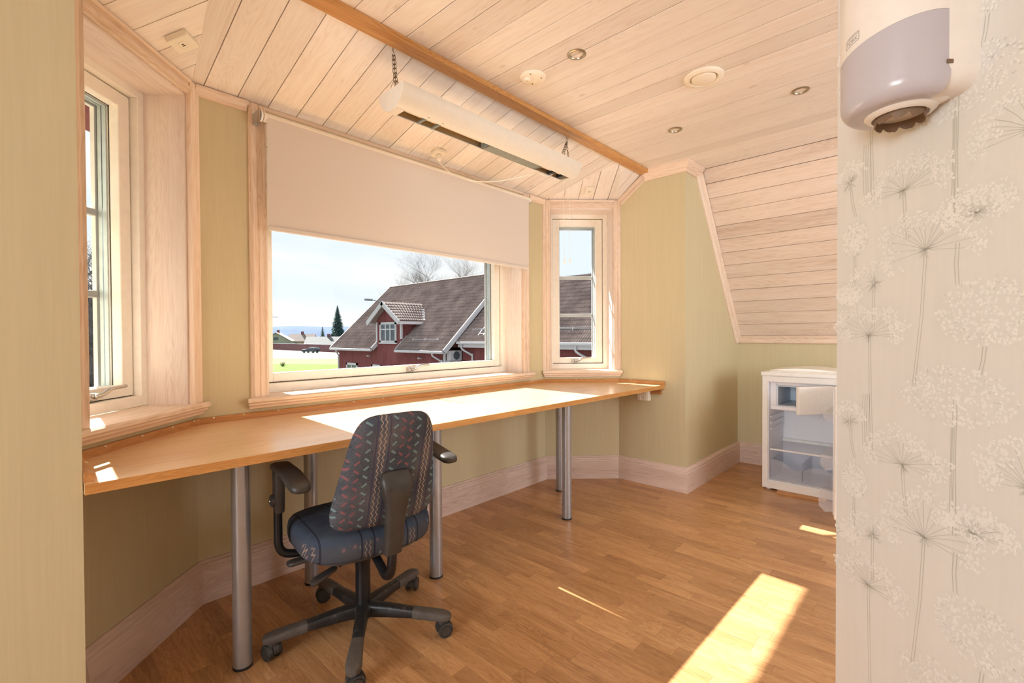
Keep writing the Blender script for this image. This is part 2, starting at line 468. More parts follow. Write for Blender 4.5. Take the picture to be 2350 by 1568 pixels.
def plank_panel(parent, pts, grain, width, off, mat, gap=0.0028, th=0.016):
    """planks filling a flat polygon; underside lies in the polygon's plane"""
    pts = [Vector(p) for p in pts]
    nrm = (pts[1] - pts[0]).cross(pts[2] - pts[0]).normalized()
    if nrm.z < 0: nrm = -nrm
    g = Vector(grain); g = (g - nrm * g.dot(nrm)).normalized(); s = nrm.cross(g)
    o0 = pts[0]; loc = [((p - o0).dot(g), (p - o0).dot(s)) for p in pts]
    lo = min(p[1] for p in loc); hi = max(p[1] for p in loc)
    k = math.floor((lo - off) / width)
    while off + k * width < hi:
        gp = gap * random.uniform(0.35, 1.3)
        pl = clip(loc, 1, off + k * width + gp / 2, off + (k + 1) * width - gp / 2); k += 1
        if len(pl) < 3: continue
        ar = abs(sum(pl[i][0] * pl[(i + 1) % len(pl)][1] - pl[(i + 1) % len(pl)][0] * pl[i][1] for i in range(len(pl)))) / 2
        if ar < 2e-4: continue
        cx = sum(p[0] for p in pl) / len(pl); cy = sum(p[1] for p in pl) / len(pl)
        if sum(pl[i][0] * pl[(i + 1) % len(pl)][1] - pl[(i + 1) % len(pl)][0] * pl[i][1] for i in range(len(pl))) < 0: pl = pl[::-1]
        up = random.uniform(0, 0.0015)
        M = Matrix.Identity(4); org = o0 + g * cx + s * cy + nrm * up
        for r_ in range(3): M[r_][0] = g[r_]; M[r_][1] = s[r_]; M[r_][2] = nrm[r_]; M[r_][3] = org[r_]
        mp_ = MB().prism([(p[0] - cx, p[1] - cy) for p in pl], 0, th)
        mp_.build('plank', mat, parent, M)

def backing(name, polys, mat=DARKGAP, lab=None):
    mbk = MB()
    for pts, lift, th in polys:
        pts = [Vector(p) for p in pts]; n = (pts[1] - pts[0]).cross(pts[2] - pts[0]).normalized()
        if n.z < 0: n = -n
        k = len(pts); v = [p + n * lift for p in pts] + [p + n * (lift + th) for p in pts]
        mbk.add(v, [tuple(range(k)), tuple(range(2 * k - 1, k - 1, -1))] + [(i, k + i, k + (i + 1) % k, (i + 1) % k) for i in range(k)])
    o = mbk.build(name, mat); tag(o, kind='structure', label=lab); return o
SX0, SZ1 = 3.055, 1.105        # the sloping ceiling starts here on the flat one and ends over the knee wall
XK = 3.965
def P3(p, z): return Vector((p[0], p[1], z))
QR = Vector((2.455, -SB, ZB)); QL = Vector((-0.074, -SB, ZB)); KR = Vector((2.804, -SB, ZB)); KL = Vector((-0.423, -SB, ZB))
ceil = backing('ceiling', [([(-4.3, BK - .1, ZC), (SX0 + .02, BK - .1, ZC), (SX0 + .02, -.6, ZC), (-4.3, -.6, ZC)], .0165, .1)], lab='flat ceiling of whitewashed pine planks')
x = 0.485 - 0.118 * 39
while x < SX0:
    xa, xb = x, min(x + 0.118, SX0); x += 0.118
    ym = -0.70 if (xb > -0.42 and xa < 2.80) else (-0.967 if xa > 2.7 else LEFTY)
    if xb - xa < .01: continue
    plank_panel(ceil, [(xa, BK, ZC), (xb, BK, ZC), (xb, ym, ZC), (xa, ym, ZC)], (0, 1, 0), 1.0, -5, PINE, th=.016) if False else None
    gp = random.uniform(0.0012, 0.0048)
    M = Matrix.Translation(((xa + xb) / 2, ym, ZC + random.uniform(0, .0012))) @ Matrix.Rotation(-PI / 2, 4, 'Z')
    w2 = (xb - xa - gp) / 2
    mesh('plank', boxv(0, ym - BK, -w2, w2, 0, .016), BOXF, PINE, ceil, M, bevel=.0012)
bayc = backing('ceiling_bay', [([P3(A, ZE), P3(B, ZE), QR, QL], .0175, .06), ([P3(B, ZE), P3(Cc, ZE), QR], .0175, .06), ([P3(Cc, ZE), KR, QR], .0175, .06),
                               ([P3(L, ZE), P3(A, ZE), QL], .0175, .06), ([KL, P3(L, ZE), QL], .0175, .06)], lab='hipped bay ceiling of whitewashed pine planks')
plank_panel(bayc, [P3(A, ZE), P3(B, ZE), QR, QL], (0, -1, .265), .131, .026 - 3.0, PINE, .0042)
plank_panel(bayc, [P3(B, ZE), P3(Cc, ZE), QR], (-1, -1, 0), .118, .035, PINE, .0042)
plank_panel(bayc, [P3(Cc, ZE), KR, QR], KR - P3(Cc, ZE), .115, .0, PINE, .0042)
plank_panel(bayc, [P3(L, ZE), P3(A, ZE), QL], (1, -1, 0), .125, .0, PINE, .0042)
plank_panel(bayc, [KL, P3(L, ZE), QL], KL - P3(L, ZE), .115, .0, PINE, .0042)
slp = [(SX0, -0.967, ZC), (XK, -0.967, SZ1), (XK, BK, SZ1), (SX0, BK, ZC)]
slc = backing('ceiling_slope', [(slp, .0175, .08)], lab='steep sloping ceiling of pine planks above the refrigerator')
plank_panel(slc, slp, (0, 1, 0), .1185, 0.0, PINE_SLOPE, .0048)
# roof over the bay with a dark red eaves board outside
DKRED = plain('dark_red_board', lin(112, 52, 50), 0.7, var=.15, scale=12)
def ring_pts(o):
    t = math.tan(R(22.5)) * o
    return [(-.423 - o, -.95), (-.423 - o, -.423 + t), (-t, o), (2.381 + t, o), (2.804 + o, -.423 + t), (2.804 + o, -.95)]
mb = MB(); ri, ro = ring_pts(WT + .002), ring_pts(WT + .34)
for i in range(5):
    mb.prism([ri[i], ri[i + 1], ro[i + 1], ro[i]], 2.13, 2.6)
o = mb.build('trim_eaves', DKRED); tag(o, kind='structure', label='dark red eaves board outside above the bay windows')
o = MB().prism(ring_pts(WT + .36), 2.6, 2.66).build('roof_bay', DKRED); tag(o, kind='structure')
o = mesh('roof_main', boxv(-4.6, 4.3, BK - .3, -.4, 2.66, 2.72), BOXF, DKRED); tag(o, kind='structure')

# beam (angled batten) where flat and bay ceilings meet
bm_ = MB().prism([(-.632, 2.376), (-.700, 2.376), (-.703, 2.3995), (-.632, 2.3995)], 0, 3.227)
o = bm_.build('trim_1', BEAM, None, Matrix(((0, 0, 1, -.423), (1, 0, 0, 0), (0, 1, 0, 0), (0, 0, 0, 1))), weld=True); tag(o, kind='structure', label='honey varnished batten across the ceiling at the bay')
# remap so that grain runs along local X
me = o.data
for v in me.vertices: v.co = Vector((v.co.z, v.co.x, v.co.y))
o.matrix_world = Matrix.Translation((-.423, 0, 0)); me.update()
bmh = bmesh.new(); bmh.from_mesh(me); bmesh.ops.recalc_face_normals(bmh, faces=bmh.faces); bmh.to_mesh(me); bmh.free()

# ------------------------------------------------------------------ baseboards, crown and rake mouldings
BASEP = [(0, 0), (.026, 0), (.026, .143), (.022, .150), (.024, .156), (.021, .166), (.012, .172), (.008, .1805), (0, .1805)]
for i, nm, lab in ((1, 'baseboard_left_return', 'limed pine baseboard on the hidden left return'), (2, 'baseboard_left', 'limed pine baseboard under the left window'), (3, 'baseboard_center', 'long limed pine baseboard under the wide window'),
               (4, 'baseboard_right', 'limed pine baseboard under the narrow right window'), (5, 'baseboard_right_return', 'limed pine baseboard below the double socket'), (6, 'baseboard_niche', 'limed pine baseboard leading into the niche'), (7, 'baseboard_knee', 'limed pine baseboard behind the refrigerator')):
    o = moulding(nm, i, BASEP, PINE_BASE, smooth=False); tag(o, kind='structure', label=lab)
CROWN = [(0, ZC - .073), (.010, ZC - .073), (.016, ZC - .062), (.030, ZC - .040), (.044, ZC - .018), (.052, ZC - .010), (.052, ZC), (0, ZC)]
o = moulding('trim_2', 5, CROWN, PINE_TRIM, a=.235); tag(o, kind='structure')
o = moulding('trim_3', 6, CROWN, PINE_TRIM, b=.235); tag(o, kind='structure')
def stick(name, p0, p1, w, t, side, mat, lab=None, prof=None):
    """flat moulding from p0 to p1; width goes down from the line along 'side', thickness t"""
    p0, p1, side = Vector(p0), Vector(p1), Vector(side).normalized(); x = (p1 - p0); ln_ = x.length; x.normalize()
    y = (side - x * side.dot(x)).normalized(); z = x.cross(y)
    M = Matrix.Identity(4)
    for r_ in range(3): M[r_][0] = x[r_]; M[r_][1] = y[r_]; M[r_][2] = z[r_]; M[r_][3] = p0[r_]
    prof = prof or [(0, 0), (0, t), (w * .12, t), (w * .2, t * .72), (w * .6, t * .55), (w * .72, t * .75), (w * .85, t * .7), (w, t * .25), (w, 0)]
    n = len(prof); v = [(0, a, b) for a, b in prof] + [(ln_, a, b) for a, b in prof]
    f = [tuple(range(n)), tuple(range(2 * n - 1, n - 1, -1))] + [(k, n + k, n + (k + 1) % n, (k + 1) % n) for k in range(n)]
    o = mesh(name, v, f, mat, None, M, weld=True); tag(o, kind='structure', label=lab); return o
# return wall rake (faces -x), follows the bay slope
stick('trim_4', (2.804, -.423, ZE), (2.804, -SB - .02, ZB), .05, -.022, (0, 0, -1), PINE_TRIM)
# niche rake on the side wall (faces -y)
stick('trim_5', (SX0 - .005, -.967, ZC - .005), (XK, -.967, SZ1 + .005), .078, -.030, (-1, 0, -1), PINE_TRIM)
stick('trim_6', (XK, -.967, SZ1 + .022), (XK, BK, SZ1 + .022), .060, -.026, (0, 0, -1), PINE_TRIM)
EV = [(0, 2.182), (.010, 2.182), (.018, 2.195), (.024, 2.215), (.024, 2.226), (0, 2.2265)]
o = moulding('trim_7', 3, EV, PINE_TRIM, b=CU0 - .075); tag(o, kind='structure')
o = moulding('trim_8', 3, EV, PINE_TRIM, a=CU1 + .068); tag(o, kind='structure')
EVC = [(0, 2.212), (.014, 2.212), (.014, 2.228), (0, 2.228)]
o = moulding('trim_9', 3, EVC, PINE_TRIM, a=CU0 - .075, b=CU1 + .068); tag(o, kind='structure')
# ------------------------------------------------------------------ windows
SILLP = [(-.17, .868), (.040, .868), (.047, .862), (.047, .850), (.036, .842), (.036, .836), (.026, .828), (.022, .818), (.012, .816), (0, .816), (0, .846), (-.17, .846)]
CASP = [(0, 0), (0, .020), (.006, .024), (.014, .019), (.030, .021), (.034, .016), (.044, .021), (.058, .022), (.064, .016), (.070, .010), (.070, 0)]
def casing(parent, F, u0, u1, z0, z1, flip=False, name='casing'):
    """vertical moulded board on the wall face between u0 and u1"""
    w = u1 - u0; n = len(CASP); pr = [((u1 - a * w / .07) if flip else (u0 + a * w / .07), -b) for a, b in CASP]
    M = Matrix.Translation((0, 0, z0)) @ Matrix(((0, 1, 0, 0), (0, 0, 1, 0), (1, 0, 0, 0), (0, 0, 0, 1)))   # local X is up
    v = [(0, a, b) for a, b in pr] + [(z1 - z0, a, b) for a, b in pr]
    f = [tuple(range(n)), tuple(range(2 * n - 1, n - 1, -1))] + [(k, n + k, n + (k + 1) % n, (k + 1) % n) for k in range(n)]
    return mesh(name, v, f, PINE_TRIM, parent, M, weld=True)
def quadframe(mbx, u0, u1, z0, z1, w, y0, y1, wb=None):
    wb = wb or w
    mbx.box(u0, u0 + w, y0, y1, z0, z1).box(u1 - w, u1, y0, y1, z0, z1).box(u0 + w, u1 - w, y0, y1, z0, z0 + wb).box(u0 + w, u1 - w, y0, y1, z1 - w, z1)
    return mbx
def window(name, i, u0, u1, hu, muntins, sill_ext, label, top=True, outer=True):
    p, q, th, l = seg_info(i); F = facet(p, th); root = empty(name, F); tag(root, kind='structure', label=label)
    z0, z1 = NZ0, NZ1; dp = .165
    # pine lining
    lt = .012
    for nm, u in (('jamb_board', u0), ('jamb_board', u1 - lt)):
        M = Matrix.Translation((u, 0, z0)) @ Matrix(((0, 1, 0, 0), (0, 0, 1, 0), (1, 0, 0, 0), (0, 0, 0, 1)))
        mesh(nm, boxv(0, z1 - z0 - lt, 0, lt, .001, dp), BOXF, PINE_LINING, root, M)
    mesh('head_board', boxv(0, u1 - u0, .001, dp, 0, lt), BOXF, PINE_LINING, root, Matrix.Translation((u0, 0, z1 - lt)))
    # sill with moulded nose
    n = len(SILLP); s0, s1 = u0 - sill_ext, u1 + sill_ext
    v = []
    for u in (s0, s1):
        for d_, z in SILLP:
            uu = (u0 + .0005 if u == s0 else u1 - .0005) if d_ < 0 else u
            v.append((uu, -d_, z))
    # nose runs past the casing, the board itself fits the recess
    prn = [(d_, z) for d_, z in SILLP if d_ >= 0]; prn = [(0, .868)] + [q_ for q_ in prn if q_ != (0, .846)]
    k = len(prn); inset = [max(0, .047 - d_) * .55 for d_, z in prn]
    vv = [(s0 + inset[j], -d_, z) for j, (d_, z) in enumerate(prn)] + [(s1 - inset[j], -d_, z) for j, (d_, z) in enumerate(prn)]
    ff = [tuple(range(k)), tuple(range(2 * k - 1, k - 1, -1))] + [(j, k + j, k + (j + 1) % k, (j + 1) % k) for j in range(k)]
    mbs = MB().add(vv, ff).box(u0, u1, 0, dp, z0 - .02, z0 - .0002)
    mbs.build('window_sill', PINE_TRIM, root, weld=True)
    # casings
    casing(root, F, u0 - .070, u0 + .002, z0, ZE if i == 3 else ZE - .002, flip=True)
    casing(root, F, u1 - .002, u1 + (.068 if i == 3 else .062), z0, ZE if i == 3 else ZE - .002)
    if top:
        mbt = MB(); mbt.box(0, u1 - u0 - .004, -.014, 0, 0, .045).box(0, u1 - u0 - .004, -.020, 0, .010, .028)
        mbt.build('casing_head', PINE_TRIM, root, Matrix.Translation((u0 + .002, 0, z1 - .002)))
        M_ = MB().box(0, u1 - u0 - .004, -.024, 0, 0, .014)
        M_.build('casing_cap', PINE_TRIM, root, Matrix.Translation((u0 + .002, 0, z1 + .042)))
    # frame, sash, panes
    fu0, fu1, fz0, fz1 = u0 + .001, u1 - .001, z0 + .0005, z1 - .001
    quadframe(MB(), fu0, fu1, fz0, fz1, .042, dp, WT - .02).build('window_frame', CREAM, root, bevel=.0015)
    a0, a1, b0, b1 = fu0 + .044, fu1 - .044, fz0 + .044, fz1 - .044
    sw = .056; sb_ = .046
    quadframe(MB(), a0 - .003, a1 + .003, b0 - .003, b1 + .003, .0045, dp + .040, dp + .075).build('gasket', GASKET, root)
    sash = quadframe(MB(), a0 + .002, a1 - .002, b0 + .002, b1 - .002, sw, dp + .030, dp + .085, sb_).build('sash', CREAM, root, bevel=.0025)
    g0, g1, h0, h1 = a0 + sw, a1 - sw, b0 + sb_, b1 - sw
    e = .001
    for k_, yy in enumerate((dp + .072, dp + .090, dp + .108)):
        mesh('pane', boxv(g0 - .004, g1 + .004, yy, yy + .003, h0 - .004, h1 + .004), BOXF, GLASS, root)
        if k_ < 2:
            mbx = quadframe(MB(), g0 - .004, g1 + .004, h0 - .004, h1 + .004, .012, yy + .0035, yy + .0175, .004); mbx.build('spacer', SPACER, root)
    quadframe(MB(), g0 - .004, g1 + .004, h0 - .004, h1 + .004, .006, dp + .0655, dp + .0715, .0045).build('gasket', GASKET, root)
    quadframe(MB(), g0 - .018, g1 + .018, h0 - .026, h1 + .018, .034, dp + .112, dp + .128, .020).build('outer_bead', WHITE, root)
    for z in muntins:
        mesh('muntin', boxv(g0 + .0, g1 - .0, dp + .112, dp + .130, z - .014, z + .014), BOXF, WHITE, root, bevel=.003)
    # handle
    hz = b0 + .020
    hd = empty('window_handle', Matrix.Translation((hu, dp + .030, hz)), root)
    MB().box(-.030, .012, -.022, 0, -.012, .014).build('handle_base', CHROME, hd, bevel=.004, seg=2)
    MB().tube(bez([(-.006, -.024, .002), (.018, -.034, .008), (.045, -.040, .024), (.075, -.040, .027), (.118, -.040, .028)], 6), [.009] * 6 + [.008] * 6 + [.007] * 13, 8).build('handle_lever', CHROME, hd, smooth=True)
    return root
window('window_1', 2, NU0, NU1, .30, (1.32, 1.64), .070, 'narrow angled window seen edge on at the left')
window('window_2', 3, CU0, CU1, 1.235, (), .095, 'wide middle window with a pale roller blind half down', top=False)
window('window_3', 4, NU0, NU1, .285, (1.32, 1.642), .062, 'narrow tall window at the right side of the bay')

# ------------------------------------------------------------------ roller blind
def blind_mat():
    M = Mat('blind_fabric', 0.85, 0, 0.2); g = M.n('ShaderNodeNewGeometry'); x, y, z = M.xyz(g.outputs['Position'])
    f = M.noise(M.comb(x * 900, y * 900, z * 900), 1, 2); M.color(M.ramp(f, [(.3, lin(220, 212, 205)), (.7, lin(228, 220, 213))]))
    tl = M.n('ShaderNodeBsdfTranslucent'); tl.inputs['Color'].default_value = lin(226, 208, 186)
    mx = M.n('ShaderNodeMixShader'); mx.inputs[0].default_value = 0.10
    M.link(M.b.outputs[0], mx.inputs[1]); M.link(tl.outputs[0], mx.inputs[2]); M.link(mx.outputs[0], M.t.nodes['Material Output'].inputs['Surface'])
    return M.m
BLIND = blind_mat(); BLINDR = plain('blind_roll', lin(240, 232, 218), .5, var=.02)
bu0, bu1 = .262, 2.112
bl = empty('roller_blind', Matrix.Translation((bu0, -.062, 0))); tag(bl, 'pale cream roller blind pulled half way over the wide window', 'blind')
W_ = bu1 - bu0
MB().tube([(0, 0, 2.158), (W_, 0, 2.158)], .021, 20).build('roller', BLINDR, bl, smooth='auto')
mb = MB(); n = 24
for k in range(n + 1):
    t = k / n; z = 2.155 + (1.652 - 2.155) * t
    mb.v += [(.012, -.0205 + .0205 * (1 - (1 - t) ** 3) * .3, z), (W_ - .012, -.0205 + .0205 * (1 - (1 - t) ** 3) * .3, z)]
    if k: mb.f.append((2 * k - 2, 2 * k - 1, 2 * k + 1, 2 * k))
fb = [(x_, y_ + .0009, z_) for x_, y_, z_ in mb.v]; o_ = len(mb.v)
mb.f += [tuple(i + o_ for i in reversed(q)) for q in mb.f]; mb.v += fb
mb.build('blind_fabric', BLIND, bl, smooth=True)
MB().box(.010, W_ - .010, -.020, -.008, 1.640, 1.662).build('hem_bar', BLIND, bl, bevel=.003)
for x_ in (-.022, W_ + .004):
    b_ = MB().box(x_, x_ + .003, -.020, .040, 2.128, 2.185).box(x_ - .012, x_ + .014, .036, .040, 2.125, 2.188); b_.build('bracket', CHROME, bl)
for x_ in (-.014, W_ + .002): MB().lathe([(.0, 0), (.024, 0), (.024, .008), (.012, .012), (0, .012)], 16, Matrix.Translation((x_, 0, 2.158)) @ Matrix.Rotation(PI / 2, 4, 'Y')).build('end_plug', WHITE, bl)

# ------------------------------------------------------------------ desk
ZD, TD = .774, .028
desk = empty('desk', Matrix.Translation((1.19, -.40, 0))); tag(desk, 'long honey coloured wall to wall desk filling the bay below the windows', 'desk')
def dl(p): return (p[0] - 1.19, p[1] + .40)
FL, FR = (-.421, -.752), (2.802, -.808)
def fy(x): return FL[1] + (FR[1] - FL[1]) * (x - FL[0]) / (FR[0] - FL[0])
e_ = .002
for nm, poly in (('desk_top', [FL, (1.172, fy(1.172)), (1.186, -e_), (0, -e_), (-.421, -.424)]), ('desk_top', [(1.1725, fy(1.1725)), FR, (2.802, -.424), (2.381, -e_), (1.1945, -e_), (1.1945, -.12), (1.1735, -.62)])):
    mbd = MB().prism([dl(p) for p in poly], ZD - TD, ZD)
    mbd.build(nm, DESKW, desk, weld=True)
for x0, x1 in ((-.421, 1.1718), (1.1728, 2.802)):
    p0, p1 = Vector((*dl((x0, fy(x0))), ZD - TD)), Vector((*dl((x1, fy(x1))), ZD - TD))
    mesh('edge_strip', boxv(0, (p1 - p0).length, -.003, 0, 0.0005, TD - .0005), BOXF, DESKE, desk, frame(p0, p1 - p0))
# wall rail lying on the top, with screws
RP = [(0, ZD), (.022, ZD), (.022, ZD + .017), (.014, ZD + .026), (0, ZD + .026)]
MD = desk.matrix_world.copy(); MD = Matrix.Translation((1.19, -.40, 0)); MDi = MD.inverted()
SCREW = plain('screw_head', lin(225, 215, 195), .3, .5)
for i, (a_, b_) in ((1, (-.012, None)), (2, (None, None)), (3, (None, None)), (4, (None, None)), (5, (None, .392))):
    p, q, th, l_ = seg_info(i); off = .001
    RPo = [(d_ + off, z) for d_, z in RP]
    rl = moulding('rail', i, RPo, RAILW, None, a=a_, b=b_); Mw = facet(p, th); rl.parent = desk; rl.matrix_local = MDi @ Mw
    ss = {1: [.15], 2: [.10, .26, .42, .55], 3: [.06, .18, .33, .72, .90, 1.44, 1.95, 2.2], 4: [.25], 5: [.12]}[i]
    for s_ in ss:
        MB().lathe([(0, .002), (.0035, .0018), (.0045, 0)], 10, Matrix.Translation((s_, -.0195, ZD + .0225)) @ Matrix.Rotation(R(45), 4, 'X')).build('screw', SCREW, rl)
# supporting batten below the right end, cable cover, legs
mesh('batten', boxv(0, .36, 0, .022, 0, .045), BOXF, RAILW, desk, MDi @ frame((2.781, -.43, ZD - TD - .045), (0, -1, 0)))
MB().lathe([(0, .0015), (.030, .0015), (.032, 0)], 28).build('cable_cover', RAILW, desk, Matrix.Translation((*dl((1.565, -.055)), ZD)))
LEGC = [(-.005, -.570), (.405, -.195), (.832, -.580), (1.826, -.620), (2.225, -.265)]
lg0 = ft0 = None
for (x_, y_) in LEGC:
    M = Matrix.Translation((*dl((x_, y_)), 0))
    if lg0 is None:
        lg0 = MB().lathe([(.030, .006), (.030, ZD - TD)], 28, close=True).build('leg', STEEL, desk, M, smooth='auto')
        ft0 = MB().lathe([(.027, 0), (.0315, .001), (.0315, .009)], 28, close=True).build('foot', BLACKP, lg0)
        pl0 = MB().lathe([(.0445, ZD - TD - .004), (.0445, ZD - TD)], 24, close=True).build('mounting_plate', STEEL, lg0)
    else:
        lg = bpy.data.objects.new('leg', lg0.data); link(lg, desk); lg.matrix_local = M
        for s_ in (ft0, pl0): c_ = bpy.data.objects.new(s_.name.split('.')[0], s_.data); link(c_, lg)

# ------------------------------------------------------------------ sockets
SOCK = plain('socket_plastic', lin(238, 231, 214), .35, var=.02)
HOLE = plain('socket_dark', lin(60, 54, 46), .7)
ws = empty('wall_socket', Matrix.Translation((2.804, -.655, .69)) @ Matrix.Rotation(-PI / 2, 4, 'Z')); tag(ws, 'white double wall socket below the right end of the desk', 'socket')
MB().box(-.048, .048, -.048, 0, -.045, .045).build('housing', SOCK, ws, bevel=.008, seg=2)
MB().box(-.036, .036, -.052, -.048, -.040, .040).build('cover', SOCK, ws, bevel=.003, seg=2)
for z_ in (.019, -.019):
    o = MB().lathe([(0, .008), (.016, .008), (.017, 0), (.0195, 0), (.0195, -.002)], 20, Matrix.Translation((0, -.0535, z_)) @ Matrix.Rotation(-PI / 2, 4, 'X')).build('outlet', SOCK, ws)
    for x_ in (-.0065, .0065): MB().lathe([(0, 0), (.003, 0)], 8, Matrix.Translation((x_, -.0462, z_)) @ Matrix.Rotation(PI / 2, 4, 'X')).build('contact', HOLE, o)

def ceil_point(x, y):
    """height of the bay ceiling (middle panel)"""
    return ZE + (ZB - ZE) * (-y) / SB
def ceiling_socket(name, org, nrm, xdir, label, size=.078, plug=False):
    n_ = Vector(nrm).normalized(); x_ = Vector(xdir); x_ = (x_ - n_ * x_.dot(n_)).normalized(); y_ = n_.cross(x_)
    M = Matrix.Identity(4)
    for r_ in range(3): M[r_][0] = x_[r_]; M[r_][1] = y_[r_]; M[r_][2] = n_[r_]; M[r_][3] = org[r_]
    root = empty(name, M); tag(root, label, 'socket')
    s = size / 2; MB().box(-s, s, -s, s, 0, .024).build('housing', SOCK, root, bevel=.004, seg=2)
    MB().lathe([(0, .0245), (.015, .0245), (.016, .026), (.0185, .026), (.019, .0235)], 20).build('outlet', SOCK, root)
    o = MB().box(-.006, -.002, -.004, .004, .0246, .0255).box(.002, .0055, -.006, .006, .0246, .0255).build('slot', HOLE, root)
    return root
def down_normal(p, q, r):
    n_ = (Vector(q) - Vector(p)).cross(Vector(r) - Vector(p)).normalized(); return n_ if n_.z < 0 else -n_
nl = down_normal(P3(L, ZE), P3(A, ZE), QL); nm_ = down_normal(P3(A, ZE), P3(B, ZE), QR); nr = down_normal(P3(B, ZE), P3(Cc, ZE), QR)
ceiling_socket('ceiling_socket', (-.091, -.247, 2.272), nl, (1, 1, 0), 'square white ceiling socket above the left window', .080)
ceiling_socket('ceiling_socket', (1.225, -.118, 2.2563), nm_, (1, 0, 0), 'white ceiling socket holding the lamp plug above the blind', .070)
ceiling_socket('ceiling_socket', (2.532, -.325, 2.277), nr, (1, -1, 0), 'small empty ceiling socket above the narrow right window', .066)

# ------------------------------------------------------------------ hanging strip lamp
LAMPW = plain('lamp_white_enamel', lin(228, 222, 210), .4, var=.02)
LAMPG = plain('lamp_reflector_gold', lin(206, 186, 146), .3, .5)
LAMPC = plain('lamp_grey_plate', lin(136, 142, 134), .5)
BRASS = plain('aged_chain_metal', lin(120, 100, 72), .4, .7)
TUBEG = plain('fluorescent_tube', lin(228, 214, 190), .25)
lx0, lx1, ly, lz = .580, 1.868, -.618, 2.208
lamp = empty('strip_lamp', Matrix.Translation((lx0, ly, lz))); tag(lamp, 'long white trough lamp hanging on chains below the ceiling', 'lamp')
LL = lx1 - lx0; hw, hd_ = .094, .094
def arc(s, t0, t1, n=14, k=1.0): return [(s * hw * math.cos(t0 + (t1 - t0) * i / n) * k, -hd_ * math.sin(t0 + (t1 - t0) * i / n) * k) for i in range(n + 1)]
for s in (-1, 1):
    out = arc(s, 0, R(70)); inn = arc(s, 0, R(69), k=.965)
    pr = out + inn[::-1]; n = len(pr); m_ = len(out)
    v = [(.004, a, b) for a, b in pr] + [(LL - .004, a, b) for a, b in pr]; f = [(k, k + 1, n + k + 1, n + k) for k in range(n - 1)] + [(n - 1, 0, n, 2 * n - 1)]
    for o0 in (0, n):
        for k in range(m_ - 1): f.append((o0 + k, o0 + k + 1, o0 + n - 2 - k, o0 + n - 1 - k))
    mesh('side_shell', v, f, LAMPW, lamp, smooth='auto', weld=True)
for x_ in (0, LL - .004):
    pr = arc(1, 0, PI, 24); mbx = MB(); n = len(pr)
    mbx.add([(x_, a, b) for a, b in pr] + [(x_ + .004, a, b) for a, b in pr], [tuple(range(n)), tuple(range(2 * n - 1, n - 1, -1))] + [(k, n + k, n + (k + 1) % n, (k + 1) % n) for k in range(n)])
    mbx.build('end_cap', LAMPW, lamp, weld=True)
# strips of enamel closing the slot at both ends, reflector, centre plate, tubes
for x0_, x1_ in ((.004, .045), (LL - .045, LL - .004)): MB().box(x0_, x1_, -.034, .034, -.0905, -.0855).build('slot_end', LAMPW, lamp)
MB().box(.045, LL - .045, -.060, .060, -.045, -.042).build('reflector', LAMPG, lamp)
MB().box(.045, LL - .045, -.044, -.041, -.076, -.042).box(.045, LL - .045, .041, .044, -.076, -.042).build('reflector_side', LAMPG, lamp)
MB().box(.56, .98, -.030, .030, -.088, -.080).box(.555, .565, -.03, .03, -.088, -.045).box(.975, .985, -.03, .03, -.088, -.045).build('centre_plate', LAMPC, lamp)
for x0_, x1_ in ((.07, .54), (1.0, 1.22)): MB().tube([(x0_, 0, -.066), (x1_, 0, -.066)], .008, 10).build('lamp_tube', TUBEG, lamp, smooth='auto')
for x_ in (.16, .24): MB().box(x_, x_ + .012, -.045, .045, -.084, -.078).build('clip', LAMPC, lamp)
for x_ in (1.10, 1.19): MB().box(x_, x_ + .02, -.03, .03, -.086, -.060).build('lamp_holder', BLACKP, lamp)
def link_pts(p, t, side, l, w):
    a, b = Vector(t).normalized(), Vector(side); b = (b - a * b.dot(a)).normalized(); out = []
    for k in range(11):
        an = 2 * PI * k / 10; out.append(Vector(p) + a * (math.cos(an) * l) + b * (math.sin(an) * w))
    return out
def chain(p0, p1, name='chain'):
    p0, p1 = Vector(p0), Vector(p1); d_ = p1 - p0; n = max(2, int(d_.length / .0165)); mbx = MB()
    for k in range(n):
        c_ = p0 + d_ * ((k + .5) / n); mbx.tube(link_pts(c_, d_, (1, 0, 0) if k % 2 else (0, 1, 0), .0115, .0055), .0014, 5, False)
    mbx.build(name, BRASS, lamp, smooth=True)
for hx in (.012, 1.262):
    hk = [(hx, .0, .187), (hx, 0, .165), (hx + .004, 0, .158), (hx + .007, 0, .150), (hx + .003, 0, .142), (hx - .003, 0, .144), (hx - .005, 0, .150)]
    MB().tube(bez(hk, 5), .0017, 6).build('hook', BRASS, lamp, smooth=True)
    if hx < .5:
        chain((hx, .002, .146), (hx + .012, .004, .0)); chain((hx + .004, -.004, .146), (hx + .016, -.006, .0))
        for s in (-1, 1): MB().tube(bez([(hx + .006, 0, .04), (hx + .006, s * .02, .032), (hx + .010, s * .045, .0)], 5), .0011, 5).build('wire', BRASS, lamp)
    else:
        chain((hx, .002, .146), (hx - .002, -.02, .0)); chain((hx, .002, .146), (hx - .055, .03, .0)); chain((hx, 0, .146), (hx - .085, -.03, .0))
def lp(p): return (p[0] - lx0, p[1] - ly, p[2] - lz)
cord = [(1.225, -.128, 2.190), (1.232, -.15, 2.165), (1.262, -.21, 2.110), (1.33, -.31, 2.062), (1.43, -.40, 2.062), (1.55, -.47, 2.098), (1.66, -.53, 2.140), (1.655, -.57, 2.118), (1.69, -.585, 2.112), (1.73, -.60, 2.135)]
MB().tube(bez([lp(p) for p in cord], 8), .0034, 7).build('power_cord', SOCK, lamp, smooth=True)
